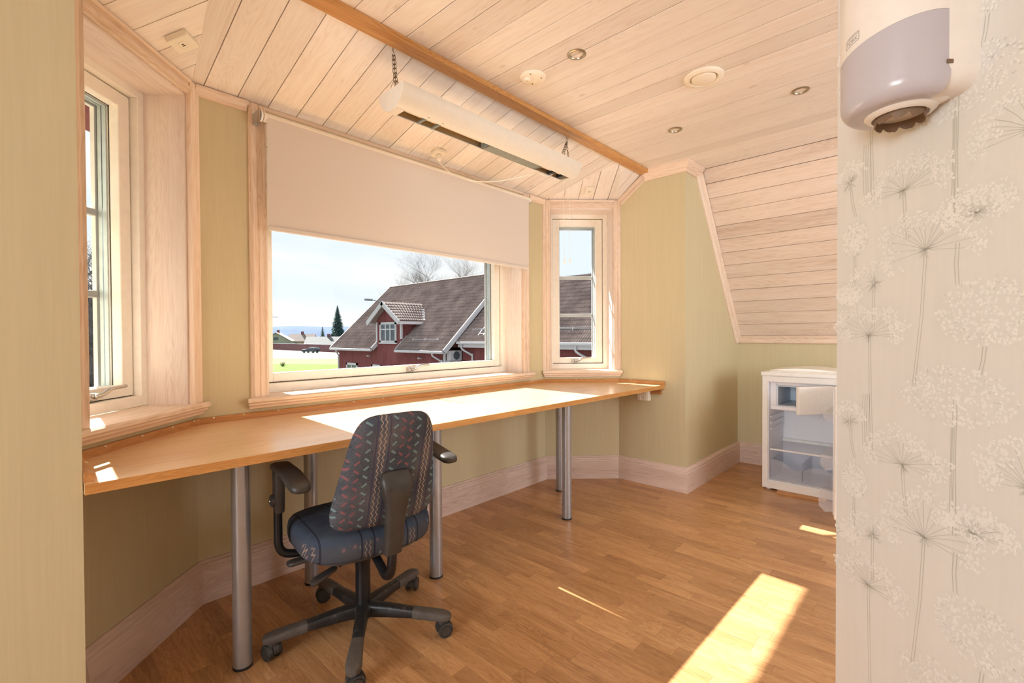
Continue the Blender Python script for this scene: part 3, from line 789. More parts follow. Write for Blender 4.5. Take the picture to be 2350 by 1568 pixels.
pm = Matrix.Translation(lp((1.225, -.118 - .006, 2.232))) @ nm_.to_track_quat('Z', 'X').to_matrix().to_4x4()
MB().lathe([(0, 0), (.014, 0), (.018, .004), (.018, .030), (.008, .040), (.005, .048), (0, .048)], 16, pm).build('plug', SOCK, lamp, smooth='auto')
for x_, y_, z_ in ((1.838, -.600, 1.600), (1.896, -.600, 1.610)):
    MB().tube([lp((x_ - .008, y_, 2.118)), lp((x_, y_, z_ + .03))], .0010, 5).build('pull_cord', SOCK, lamp)
    MB().lathe([(.002, .034), (.003, .03), (.008, .002), (.007, 0), (0, 0)], 10, Matrix.Translation(lp((x_, y_, z_)))).build('cord_weight', WHITE, lamp)

# ------------------------------------------------------------------ things on the flat ceiling
NICKEL = plain('brushed_nickel', lin(176, 162, 142), .3, .9)
BULB = plain('halogen_glass', lin(214, 214, 200), .12, .2)
for x_, y_, lab in ((1.193, -1.149, 'round nickel recessed spotlight nearest the lamp'), (2.242, -1.139, 'round nickel recessed spotlight nearest the corner by the niche'), (2.240, -1.805, 'round nickel recessed spotlight nearest the papered wall')):
    r_ = empty('recessed_spotlight', Matrix.Translation((x_, y_, ZC)) @ Matrix.Rotation(PI, 4, 'X')); tag(r_, lab, 'spotlight', 'recessed spotlights in the plank ceiling')
    MB().lathe([(.041, -.001), (.041, .002), (.036, .005), (.029, .004), (.027, .0), (.026, -.012)], 32).build('ring', NICKEL, r_, smooth='auto')
    MB().lathe([(.026, -.001), (.022, -.0055), (.013, -.0062), (.012, -.003), (0, -.002)], 24).build('bulb', BULB, r_, smooth=True)
r_ = empty('ceiling_vent', Matrix.Translation((1.770, -1.491, ZC)) @ Matrix.Rotation(PI, 4, 'X')); tag(r_, 'round white ventilation valve on the plank ceiling', 'vent')
VENTW = plain('vent_white', lin(244, 236, 220), .4, var=.02)
MB().lathe([(.090, -.001), (.090, .004), (.082, .010), (.068, .012), (.062, .006), (.060, -.001)], 40).build('rim', VENTW, r_, smooth='auto')
MB().lathe([(0, .016), (.045, .016), (.055, .012), (.057, .004), (.05, -.001), (0, -.001)], 40).build('disc', VENTW, r_, smooth='auto')
r_ = empty('ceiling_rose', Matrix.Translation((1.199, -.889, ZC)) @ Matrix.Rotation(PI, 4, 'X')); tag(r_, 'flat round white ceiling outlet plate beside the batten', 'ceiling outlet')
MB().lathe([(.062, -.001), (.062, .003), (.056, .008), (.03, .010), (0, .010)], 36).build('plate', VENTW, r_, smooth='auto')
MB().lathe([(.016, .009), (.016, .017), (.013, .020), (0, .020)], 20, Matrix.Translation((-.02, -.02, 0))).build('hub', VENTW, r_, smooth='auto')
for x_, y_ in ((.03, -.03), (-.042, .02), (.02, .035)): MB().lathe([(.004, .010), (.003, .0118), (0, .0118)], 10, Matrix.Translation((x_, y_, 0))).build('screw', BRASS, r_)
MB().box(-.024, -.016, -.021, -.019, .0201, .0206).build('slot', HOLE, r_)

# ------------------------------------------------------------------ refrigerator
FW = plain('fridge_enamel', lin(242, 240, 236), .3, var=.02)
FLIN = plain('fridge_liner', lin(240, 241, 246), .35, var=.01)
FBLUE = plain('freezer_metal', lin(206, 216, 228), .4, .1)
def clear_mat(name, col, alpha, rough=.1):
    M = Mat(name, rough); M.color(M.ramp(M.noise(M.coords(), 8, 2), [(.3, col), (.7, tuple(min(1, c * 1.05) for c in col[:3]) + (1,))])); M.b.inputs['Alpha'].default_value = alpha; return M.m
CLEARP = clear_mat('clear_smoked_plastic', lin(216, 218, 228), .22)
fr = empty('refrigerator', Matrix.Translation((3.27, -1.605, 0))); tag(fr, 'small white refrigerator standing open under the sloping ceiling', 'refrigerator')
mbx = MB().box(0, .52, .215, .25, .015, .843).box(0, .52, -.25, -.210, .015, .843).box(0, .52, -.21, .215, .803, .843).box(0, .52, -.21, .215, .015, .067).box(.44, .52, -.21, .215, .067, .803)
mbx.build('body', FW, fr)
mbx = MB().box(.01, .439, .2105, .2148, .068, .802).box(.01, .439, -.2098, -.2055, .068, .802).box(.01, .439, -.2055, .2105, .798, .8025).box(.01, .439, -.2055, .2105, .0672, .0715).box(.434, .4392, -.2055, .2105, .0715, .798)
for z_ in (.44, .485, .53): mbx.box(.05, .40, .200, .2105, z_, z_ + .008).box(.05, .40, -.2055, -.195, z_, z_ + .008)
mbx.build('liner', FLIN, fr)
lid = MB().box(-.014, .53, -.258, .258, .8435, .872).build('lid', FW, fr, bevel=.006, seg=2)
MB().prism([(.01, -.22), (.5, -.22), (.5, .205), (.01, .205)], .872, .880).build('lid_rim', FW, lid, bevel=.004)
pr = [(.03 + .2 * 0, -.24)]; pts_ = [(-.23 + .46 * k / 20, .880 + .018 * math.sin(PI * k / 20)) for k in range(21)]
v = [(.10, y_, z_) for y_, z_ in pts_] + [(.48, y_, z_) for y_, z_ in pts_]; n = 21
mesh('lid_hump', v, [(k, k + 1, n + k + 1, n + k) for k in range(n - 1)] + [tuple(range(n - 1, -1, -1)), tuple(range(n, 2 * n)), (0, n, 2 * n - 1, n - 1)], FW, lid, weld=True)
# freezer box with open flap
mbx = MB().box(.05, .43, -.205, .21, .590, .618).box(.05, .43, .168, .21, .618, .797).box(.05, .43, -.205, -.175, .618, .797).box(.05, .43, -.175, .168, .772, .797)
fz = mbx.build('freezer_box', FLIN, fr, bevel=.006, seg=2)
MB().box(.055, .425, .1585, .1678, .619, .771).box(.055, .425, -.1748, -.166, .619, .771).box(.42, .43, -.166, .1585, .619, .771).box(.055, .42, -.166, .1585, .619, .625).box(.055, .42, -.166, .1585, .764, .7715).build('freezer_lining', FBLUE, fz)
p0, p1 = Vector((.045, -.196, .606)), Vector((-.215, -.012, .606))
fl = mesh('freezer_flap', boxv(0, (p1 - p0).length, 0, .026, 0, .188), BOXF, FW, fr, frame(p0, p1 - p0), bevel=.006, seg=2)
MB().box(.245, .305, -.004, 0, .035, .145).build('flap_grip', FLIN, fl, bevel=.002)
MB().box(.05, .06, -.003, 0, .09, .10).build('latch', BLACKP, fl)
sh = mesh('glass_shelf', boxv(.05, .42, -.204, .209, .292, .297), BOXF, CLEARP, fr)
MB().box(.044, .052, -.204, .209, .289, .300).build('shelf_edge', WHITE, sh); MB().box(.40, .428, -.204, .209, .297, .318).build('shelf_back', WHITE, sh)
for ya, yb in ((.006, .206), (-.200, .000)):
    mbx = MB(); n = 14; z0_ = .074
    def rim(t, s): return .225 - .05 * (0.5 - 0.5 * math.cos(PI * 2 * t)) * s
    top = [.205 - .045 * math.sin(PI * (k / n)) if ya > 0 else .18 + .03 * math.sin(PI * k / n) for k in range(n + 1)]
    top = [.215 - .055 * (1 / (1 + math.exp(-(k / n - .5) * 12))) if ya > 0 else .165 + .035 * math.sin(PI * k / n) for k in range(n + 1)]
    for k in range(n):
        y_a = yb - (yb - ya) * k / n; y_b = yb - (yb - ya) * (k + 1) / n
        mbx.add([(.06, y_a, z0_), (.06, y_b, z0_), (.06, y_b, top[k + 1]), (.06, y_a, top[k]), (.064, y_a, z0_), (.064, y_b, z0_), (.064, y_b, top[k + 1]), (.064, y_a, top[k])], BOXF)
    mbx.box(.064, .40, yb - .003, yb, z0_, .215).box(.064, .40, ya, ya + .003, z0_, .215).box(.064, .40, ya + .003, yb - .003, z0_, z0_ + .003).box(.397, .40, ya + .003, yb - .003, z0_, .215)
    mbx.build('crisper_bin', CLEARP, fr)
for x_, y_ in ((.035, .215), (.48, .215), (.48, -.215)): MB().lathe([(.014, 0), (.016, .004), (.016, .015)], 14, Matrix.Translation((x_, y_, 0)), close=True).build('foot', WHITE, fr)
# open door with its shelf tubs
dr = MB().box(-.505, -.008, -.322, -.268, .045, .840).build('door', FW, fr, bevel=.012, seg=2)
mbx = MB().box(-.485, -.045, -.268, -.262, .07, .82); mbx.build('door_liner', FLIN, dr, bevel=.002)
for z0_, z1_, dpth in ((.620, .680, .055), (.325, .425, .068), (.075, .215, .075)):
    mbx = MB(); n = 10
    prof = [(-.262, z0_ + .012), (-.262 + dpth * .55, z0_), (-.262 + dpth * .95, z0_ + .03), (-.262 + dpth, (z0_ + z1_) / 2), (-.262 + dpth * .9, z1_)]
    inner = [(y_ - .003, z_ + .003) for y_, z_ in prof]; pp = prof + inner[::-1]; k = len(pp)
    v = [(-.47, a, b) for a, b in pp] + [(-.06, a, b) for a, b in pp]
    f = [(j, j + 1, k + j + 1, k + j) for j in range(k - 1)] + [(k - 1, 0, k, 2 * k - 1)]
    mbx.add(v, f)
    for x_ in (-.473, -.06):
        q_ = prof + [(-.262, z1_ - .01)]; j = len(q_)
        mbx.add([(x_, a, b) for a, b in q_] + [(x_ + .003, a, b) for a, b in q_], [tuple(range(j)), tuple(range(2 * j - 1, j - 1, -1))] + [(i_, j + i_, j + (i_ + 1) % j, (i_ + 1) % j) for i_ in range(j)])
    mbx.build('door_tub', CLEARP, dr, weld=False)
wb = mesh('wooden_block', boxv(-.15, .15, -.035, .035, 0, .0145), BOXF, wood('block_wood', lin(226, 176, 122), lin(212, 158, 102), lin(190, 132, 80), .5, 0), None, Matrix.Translation((3.255, -1.61, 0)) @ Matrix.Rotation(R(96), 4, 'Z'), bevel=.002)
tag(wb, 'flat offcut of wood on the floor under the front of the refrigerator', 'wood block')

# ------------------------------------------------------------------ paper towel dispenser on the near wall
DW = plain('dispenser_white', lin(236, 231, 225), .3, var=.02)
DG = clear_mat('dispenser_smoked_plastic', lin(196, 192, 200), .90, .2)
DB = plain('dispenser_brown_cutter', lin(122, 98, 76), .4)
DZ = 1.655
dp_ = empty('towel_dispenser', Matrix(((.70711, -.70711, 0, .897), (.70711, .70711, 0, -2.334), (0, 0, 1, DZ), (0, 0, 0, 1)))); tag(dp_, 'white and grey centrefeed paper towel dispenser on the flowered wall', 'dispenser')
# housing: rounded plate on the wall
def rrect(w, h, r, n=6):
    out = []
    for cx_, cz_, a0 in ((w - r, h - r, 0), (-w + r, h - r, 90), (-w + r, -h + r, 180), (w - r, -h + r, 270)):
        for k in range(n + 1): an = R(a0 + 90 * k / n); out.append((cx_ + r * math.cos(an), cz_ + r * math.sin(an)))
    return out
rr = rrect(.1145, .165, .038); cz = .172
rings_ = [[(a, y_, b + cz) for a, b in rr] for y_ in (0, .062)] + [[(a * .985, .070, b * .99 + cz) for a, b in rr]]
MB().rings([r_[::-1] for r_ in rings_]).build('housing', DW, dp_, smooth='auto', weld=True)
# cover: half cylinder, split along the rising curve between white top and smoked lower part
def cov(th_, z, k=1.0):
    """th_ in [-1,1]: right to left seen from the front"""
    r_ = .1135 * k; yb = .062; yc_ = .070
    if abs(th_) > .80: t = (1 - abs(th_)) / .2; return (math.copysign(r_, th_), yb + (yc_ - yb) * t, z)
    an = th_ / .80 * PI / 2; return (r_ * math.sin(an), yc_ + r_ * math.cos(an) * .98, z)
def zb_(th_): return .147 + .014 * math.cos((th_ - .35) * 2.6 + PI)
NT = 48; TH = [-1 + 2 * k / NT for k in range(NT + 1)]
mbx = MB()
rowsU = [[cov(t, zb_(t) + (.320 - zb_(t)) * s) for t in TH] for s in (0, .5, 1)] + [[cov(t, .330, .93) for t in TH]]
for r_ in rowsU: mbx.v += r_
for i in range(len(rowsU) - 1):
    for k in range(NT): o_ = i * (NT + 1) + k; mbx.f.append((o_, o_ + NT + 1, o_ + NT + 2, o_ + 1))
mbx.f.append(tuple((len(rowsU) - 1) * (NT + 1) + k for k in range(NT + 1)))
mbx.build('cover_top', DW, dp_, smooth='auto', weld=True)
mbx = MB(); zbot = .0
rowsL = [[cov(t, zb_(t) - .0004) for t in TH]]
for a_ in range(0, 91, 15): rowsL.append([cov(t, zbot + .034 * (1 - math.sin(R(a_))), 1 - .24 * (1 - math.cos(R(a_)))) for t in TH])
rowsL.append([(.062 * math.sin(t * PI / 2), .070 + .062 * math.cos(t * PI / 2), zbot) for t in TH])
for r_ in rowsL: mbx.v += r_
for i in range(len(rowsL) - 1):
    for k in range(NT): o_ = i * (NT + 1) + k; mbx.f.append((o_, o_ + 1, o_ + NT + 2, o_ + NT + 1))
mbx.build('cover_bottom', DG, dp_, smooth='auto', weld=True)
MB().lathe([(.064, .006), (.066, -.001), (.060, -.007), (.052, -.009), (.049, -.004), (.049, .012)], 40, Matrix.Translation((0, .070, zbot))).build('outlet_ring', DW, dp_, smooth='auto')
MB().box(-.066, .066, .010, .068, zbot + .0005, zbot + .05).build('outlet_bridge', DW, dp_, bevel=.01, seg=2)
MB().lathe([(.048, .010), (.040, .022), (.020, .03), (.018, .034)], 32, Matrix.Translation((0, .070, zbot))).build('outlet_cone', CHROME, dp_, smooth=True)
mbx = MB(); NS = 72
def saw(k): t = k / NS * 9; f_ = t - math.floor(t); return -.012 - .013 * (abs(math.sin(PI * t)) ** .6) - .004 * (1 if f_ < .3 else 0)
for k in range(NS):
    a0_, a1_ = 2 * PI * k / NS, 2 * PI * (k + 1) / NS
    for rr_ in (.0465,):
        p = [(rr_ * math.cos(a0_), rr_ * math.sin(a0_), -.004), (rr_ * math.cos(a1_), rr_ * math.sin(a1_), -.004), (rr_ * 1.02 * math.cos(a1_), rr_ * 1.02 * math.sin(a1_), saw(k + 1)), (rr_ * 1.02 * math.cos(a0_), rr_ * 1.02 * math.sin(a0_), saw(k))]
        q_ = [(x_ * .96, y_ * .96, z_) for x_, y_, z_ in p]
        mbx.add(p + q_, [(0, 1, 2, 3), (7, 6, 5, 4), (0, 4, 5, 1), (1, 5, 6, 2), (2, 6, 7, 3), (3, 7, 4, 0)])
mbx.build('tear_crown', DB, dp_, Matrix.Translation((0, .070, zbot)), weld=True)
MB().box(-.1165, -.085, .060, .072, zbot + .048, zbot + .056).build('seam_tab', DB, dp_)
# maker's mark
def text_mesh(body, size):
    cu_ = bpy.data.curves.new('mark', 'FONT'); cu_.body = body; cu_.size = size; cu_.extrude = 0.0
    o = bpy.data.objects.new('mark', cu_); COL.objects.link(o); bpy.context.view_layer.update()
    me_ = bpy.data.meshes.new_from_object(o.evaluated_get(bpy.context.evaluated_depsgraph_get())); bpy.data.objects.remove(o); return me_
MARK = plain('printed_mark_grey', lin(150, 144, 140), .6)
tm = text_mesh('TORK', .0125); xs = [v.co.x for v in tm.vertices]; wx = max(xs) - min(xs); x0m = min(xs)
mbx = MB(); V_ = [(v.co.x - x0m, v.co.y) for v in tm.vertices]; Fc = [tuple(p.vertices) for p in tm.polygons]
w_ = wx + .008; bt = .0012
def addrect(a, b, c, d_):
    o_ = len(V_); n_ = 6
    for j in range(n_ + 1): V_.append((a + (b - a) * j / n_, c)); V_.append((a + (b - a) * j / n_, d_))
    for j in range(n_): Fc.append((o_ + 2 * j, o_ + 2 * j + 2, o_ + 2 * j + 3, o_ + 2 * j + 1))
addrect(-.004, wx + .004, -.004, -.004 + bt); addrect(-.004, wx + .004, .0125, .0125 + bt); addrect(-.004, -.004 + bt, -.004, .0135); addrect(wx + .004 - bt, wx + .004, -.004, .0135); addrect(.002, wx + .004, .0155, .0155 + .0008)
v = []
for a, b in V_:
    t = .09 - (a / (.1135 * PI / 2)) * .80; x_, y_, z_ = cov(t, .156 + b + a * .12, 1.004); v.append((x_, y_, z_))
mesh('printed_mark', v, Fc, MARK, dp_)
bpy.data.meshes.remove(tm)
# ------------------------------------------------------------------ office chair
CH_ROT = -8.0
def fabric(name):
    M = Mat(name, .95, 0, .1)
    u, v, _ = M.xyz(M.coords('UV'))
    w = M.noise(M.comb(u * 26, v * 26, 0.0), 1, 2); u = u + (w - 0.5) * .004
    P_ = .172
    uu = (u + .0835 + 4 * P_).mod(P_)
    zig = (v / .011).pp(1.0) * .0075
    z1 = (uu - .0155 - zig).abs().lt(.0016); z2 = (uu - .0305 - zig).abs().lt(.0016)
    pur = ((uu - .006).abs().lt(.0032)).mx((uu - .0505).abs().lt(.0032))
    def dash(c, lam, ph, w_, l_, sl):
        t = v / lam + ph; cell = t.floor(); dv = (t - cell - 0.5) * lam; sg = cell.mod(2.0) * 2.0 - 1.0
        du = (uu - c); a = du * .62 + dv * sg * .78 * sl; b = dv * .62 - du * sg * .78 * sl
        return (a.abs().lt(w_)) * (b.abs().lt(l_)), cell
    teal = dash(.068, .030, .1, .0034, .0095, 1)[0].mx(dash(.153, .030, .55, .0034, .0095, 1)[0])
    red = dash(.096, .030, .5, .0034, .0095, 1)[0].mx(dash(.124, .030, .85, .0034, .0095, -1)[0])
    sq = M.n('ShaderNodeTexWave'); sq.inputs['Scale'].default_value = 60; sq.inputs['Distortion'].default_value = 22; sq.inputs['Detail'].default_value = 2; sq.inputs['Detail Scale'].default_value = 2.0
    M.link(M.comb(u * 1.0, v * .45, 0.0), sq.inputs['Vector'])
    squig = S(M.t, sq.outputs['Fac']).gt(.86) * uu.gt(.056)
    base = M.ramp(M.noise(M.comb(u * 9, v * 9, 2.0), 1, 3), [(.35, lin(76, 82, 92)), (.6, lin(98, 98, 104)), (.8, lin(112, 108, 110))])
    col = M.mix(squig * .55, base, lin(40, 42, 46))
    col = M.mix(pur * .7, col, lin(72, 62, 84))
    col = M.mix(teal * .9, col, lin(122, 148, 150)); col = M.mix(red * .9, col, lin(140, 92, 98))
    col = M.mix(z1.mx(z2) * .95, col, lin(186, 162, 144))
    # worn, dusty patches where the print has faded
    wear = (M.noise(M.comb(u * 7, v * 7, 5.0), 1, 3) - .52) * 4.0
    col = M.mix(wear.clamp() * .6, col, lin(86, 88, 94))
    M.color(col); M.bump(M.noise(M.comb(u * 700, v * 700, 0.0), 1, 1), .3, .001)
    return M.m
FAB = fabric('patterned_upholstery')
def fabric_seat():
    M = Mat('patterned_seat_upholstery', .95, 0, .1); u, v, z = M.xyz(M.coords('UV')); o = M.xyz(M.coords())
    P_ = .172; uu = (u + .0835 + 4 * P_).mod(P_)
    zig = (v / .011).pp(1.0) * .0075
    z1 = ((uu - .0155 - zig).abs().lt(.0016)).mx((uu - .0305 - zig).abs().lt(.0016))
    pur = ((uu - .006).abs().lt(.003)).mx((uu - .0505).abs().lt(.003))
    vo = M.n('ShaderNodeTexVoronoi'); vo.inputs['Scale'].default_value = 42; M.link(M.comb(u, v * .8, 0.0), vo.inputs['Vector'])
    fleck = S(M.t, vo.outputs['Distance']).lt(.26) * uu.gt(.056)
    rim = ((o[2] * -1.0 + .441) * 60).clamp()             # the top is rubbed to plain blue, the print survives on the rim
    base = M.ramp(M.noise(M.comb(u * 11, v * 11, 0.0), 1, 3), [(.35, lin(58, 68, 86)), (.7, lin(78, 88, 102))])
    base = M.mix(rim * .5, base, lin(84, 82, 84))
    flc = M.mix(S(M.t, vo.outputs['Color']).gt(.5), lin(124, 140, 146), lin(130, 104, 110))
    col = M.mix(fleck * rim * .75, base, flc); col = M.mix(pur * .8, col, lin(40, 42, 56)); col = M.mix(z1 * rim * .9, col, lin(160, 138, 124))
    M.color(col); M.bump(M.noise(M.comb(u * 700, v * 700, 0.0), 1, 1), .3, .001); return M.m
FABS = fabric_seat()
BLK = plain('chair_black_plastic', lin(60, 57, 55), .42, var=.18, scale=18)
BLKM = plain('chair_black_metal', lin(30, 30, 32), .32, .2, var=.2)
def scuff():
    M = Mat('chair_scuffed_base', .45); f = M.noise(M.coords(), 34, 5, .7); M.color(M.ramp(f, [(.55, lin(34, 34, 36)), (.68, lin(60, 58, 56)), (.74, lin(120, 116, 110))])); return M.m
SCUF = scuff()
RUB = plain('chair_ribbed_rubber', lin(86, 79, 74), .75, var=.2)
chair = empty('office_chair', Matrix.Translation((.383, -.699, 0)) @ Matrix.Rotation(R(CH_ROT), 4, 'Z')); tag(chair, 'worn office chair with patterned slate upholstery seen from behind at the desk', 'chair')
def sup(a, b, p, n=56, f=None):
    out = []
    for k in range(n):
        t = 2 * PI * k / n; c_, s_ = math.cos(t), math.sin(t)
        x_ = a * math.copysign(abs(c_) ** (2 / p), c_); y_ = b * math.copysign(abs(s_) ** (2 / p), s_); out.append(f(x_, y_) if f else (x_, y_))
    return out
# seat cushion
rg = []
for z_, k_ in ((.368, .90), (.372, .955), (.384, .985), (.405, 1.0), (.430, 1.0), (.446, .985), (.457, .95), (.463, .88), (.466, .70), (.465, .4), (.464, .12)):
    rg.append([(x_, y_ + .03, z_ - (.014 if y_ > 0 else 0) * (y_ / .225) ** 2 * (1 if z_ > .4 else .3)) for x_, y_ in sup(.245 * k_, .228 * k_, 3.4)])
MB().rings(rg).build('seat', FABS, chair, smooth=True, uv=lambda c: (c.x, c.y + (c.z if c.z < .44 else .44)))
MB().rings([[(x_, y_ + .03, z_) for x_, y_ in sup(.205, .19, 3.4)] for z_ in (.352, .3679)]).build('seat_pan', BLK, chair)
# backrest: rounded trapezoid, padded, curved round the sitter
def bk(x_, z_, y_): return (x_, -.205 + y_ + .55 * x_ * x_ - (z_ - .49) * .30, z_)
def bout(k):
    out = []
    for (x_, z_) in sup(1, 1, 5.5, 72):
        zz = .688 + z_ * .205 * k; t = (z_ + 1) / 2
        w = .204 - .072 * t
        out.append((x_ * w * k, zz))
    return out
rg = []
for y_, k_ in ((-.030, .10), (-.0315, .45), (-.031, .75), (-.027, .90), (-.019, .965), (-.006, .995), (.006, 1.0), (.018, .985), (.027, .94), (.033, .85), (.034, .5), (.033, .1)):
    rg.append([bk(a, b, y_) for a, b in bout(k_)])
MB().rings(rg).build('backrest', FAB, chair, smooth=True, uv=lambda c: (c.x, c.z))
# back support: cover, knuckle and bent bar
def sec(y_, z_, w, d_, ang=0.0, n=20, p=3.5):
    ca, sa = math.cos(ang), math.sin(ang); return [(a, y_ + b * ca, z_ + b * sa) for a, b in sup(w / 2, d_ / 2, p, n)]
rgc = [sec(-.268, .398, .050, .026), sec(-.270, .403, .062, .038), sec(-.281, .46, .066, .040), sec(-.293, .53, .068, .040), sec(-.306, .585, .078, .042, R(-8)), sec(-.312, .622, .100, .050, R(-25)), sec(-.310, .652, .112, .052, R(-45)), sec(-.298, .674, .112, .046, R(-65)), sec(-.282, .680, .100, .036, R(-80)), sec(-.272, .680, .07, .024, R(-85))]
MB().rings(rgc).build('back_support_cover', BLK, chair, smooth='auto')
MB().lathe([(0, .001), (.005, .001)], 10, Matrix.Translation((-.03, -.333, .640)) @ Matrix.Rotation(PI / 2, 4, 'X')).build('screw_hole', HOLE, chair)
MB().tube(bez([(0, -.269, .42), (0, -.266, .37), (0, -.252, .325), (0, -.215, .304), (0, -.165, .322), (0, -.10, .348)], 7), .0165, 12).build('back_support_bar', BLKM, chair, smooth=True)
# mechanism and column
MB().prism([(-.055, -.10), (.055, -.10), (.075, -.02), (.075, .12), (-.075, .12), (-.075, -.02)], .318, .352).build('tilt_mechanism', BLK, chair, bevel=.008, seg=2)
MB().lathe([(.022, .318), (.034, .300), (.028, .262), (.028, .20), (.0285, .105)], 24).build('column', BLKM, chair, smooth='auto')
# arms
for s in (-1, 1):
    ar = empty('armrest', Matrix.Translation(((.300 if s > 0 else -.283), 0, 0)), chair)
    MB().tube(bez([(-s * .11, .05, .348), (-s * .06, .055, .352), (-s * .018, .06, .362), (s * .002, .062, .392), (s * .004, .064, .45), (s * .004, .064, .56)], 7), .0145, 12).build('arm_tube', BLKM, ar, smooth=True)
    rgc = [[(a, b + .066, z_) for a, b in sup(w / 2, d_ / 2, 4, 20)] for z_, w, d_ in ((.515, .028, .042), (.520, .034, .05), (.60, .036, .054), (.650, .038, .058), (.672, .040, .060), (.681, .034, .05))]
    MB().rings(rgc).build('arm_post', BLK, ar, smooth='auto')
    MB().lathe([(0, .014), (.014, .014), (.021, .010), (.022, 0)], 20, Matrix.Translation((s * .016, .066, .560)) @ Matrix.Rotation(s * PI / 2, 4, 'Y')).build('knob', BLK, ar, smooth='auto')
    MB().lathe([(0, .0155), (.005, .015), (.006, .0138)], 12, Matrix.Translation((s * .016, .066, .560)) @ Matrix.Rotation(s * PI / 2, 4, 'Y')).build('knob_cap', CHROME, ar)
    mbx = MB(); rgp = []
    path = [(.092, .672, .80), (.088, .677, .95), (.05, .684, 1.0), (0, .683, 1.02), (-.06, .677, 1.06), (-.135, .666, 1.12), (-.178, .660, 1.04), (-.193, .658, .80), (-.200, .658, .45)]
    for y_, z_, k_ in path:
        rgp.append([(a * k_ - s * .012 * (1 if y_ < 0 else .5), y_, z_ + b * min(1, k_)) for a, b in sup(.032, .0155, 3, 24)])
    MB().rings(rgp).build('arm_pad', BLK, ar, smooth='auto')
# levers
for y_, z_, x_, ln_, dy in ((.02, .338, -.16, .105, .02), (-.085, .322, -.13, .10, -.04)):
    lv = MB().rings([[(x_ - t * ln_, y_ + dy * t + b, z_ + a - .012 * t) for a, b in sup(.0095 * k_, .021 * k_, 3, 18)] for t, k_ in ((0, .55), (.06, .75), (.5, .95), (.85, 1.0), (.96, .8), (1.0, .35))]).build('lever', BLK, chair, smooth='auto')
    MB().tube(bez([(x_ + .01, y_, z_), (x_ + .06, y_ + .01, z_ + .006), (-.05, y_ + .03, .335)], 5), .004, 8).build('lever_rod', BLKM, lv, smooth=True)
# five-star base
MB().lathe([(.0, .062), (.038, .062), (.044, .072), (.044, .102), (.036, .112), (.0285, .114)], 28).build('base_hub', SCUF, chair, smooth='auto')
for k in range(5):
    M = Matrix.Rotation(R(19 + 72 * k - CH_ROT), 4, 'Z')
    lgc = MB().rings([[(r_, a, z_ + b) for a, b in sup(w / 2, h_ / 2, 4, 20)] for r_, w, h_, z_ in ((.03, .050, .052, .088), (.10, .044, .046, .088), (.205, .040, .034, .083))]).build('base_leg', SCUF, chair, M, smooth='auto')
    MB().rings([[(r_, a, z_ + b) for a, b in sup(w / 2, h_ / 2, 4, 24)] for r_, w, h_, z_ in ((.203, .043, .037, .083), (.26, .048, .034, .080), (.31, .054, .030, .077), (.337, .044, .026, .075), (.348, .022, .018, .074))]).build('foot_cap', RUB, lgc, smooth='auto')
    cs = empty('caster', M @ Matrix.Translation((.316, 0, 0)) @ Matrix.Rotation(R((20, 70, -60, 110, 35)[k]), 4, 'Z'), chair)
    MB().lathe([(.012, .066), (.020, .062), (.020, .052), (.014, .046)], 16, close=True).build('stem', BLK, cs)
    MB().rings([[(math.cos(t) * .031 + .006, a, .030 + math.sin(t) * .0305) for a in (-.010, .010)] + [(math.cos(t) * .018 + .006, a, .030 + math.sin(t) * .018) for a in (.010, -.010)] for t in [R(-10 + 200 * j / 14) for j in range(15)]]).build('hood', BLK, cs, smooth='auto')
    for s in (-1, 1):
        MB().lathe([(0, 0), (.019, 0), (.020, -.0025), (.0215, -.0025), (.022, 0), (.0275, -.002), (.0285, -.006), (.0285, -.014), (.02, -.016), (0, -.016)], 28, Matrix.Translation((.006, s * .0265, .0285)) @ Matrix.Rotation(-s * PI / 2, 4, 'X')).build('wheel', BLK, cs, smooth='auto')
# ------------------------------------------------------------------ printed flowers of the wallpaper
PR1 = plain('print_white', lin(231, 229, 224), .75, var=.03); PR2 = plain('print_grey_stem', lin(194, 192, 182), .75)
rnd = random.Random(3)
def floret(mbx, x, z, r, y=.0006):
    a0 = rnd.random() * 6.28; pts = [(x, y + .0001, z)]
    for k in range(10):
        an = a0 + k * PI / 5; rr_ = r * (1.0 if k % 2 == 0 else .45); pts.append((x + rr_ * math.cos(an), y, z + rr_ * math.sin(an)))
    mbx.add(pts, [(0, 1 + (k + 1) % 10, 1 + k) for k in range(10)])
def stroke(mbx, p, w, y=.0004):
    for i in range(len(p) - 1):
        (x0, z0), (x1, z1) = p[i], p[i + 1]; d_ = math.hypot(x1 - x0, z1 - z0) or 1; nx, nz = -(z1 - z0) / d_ * w, (x1 - x0) / d_ * w
        mbx.add([(x0 - nx, y, z0 - nz), (x0 + nx, y, z0 + nz), (x1 + nx, y, z1 + nz), (x1 - nx, y, z1 - nz)], [(0, 1, 2, 3)])
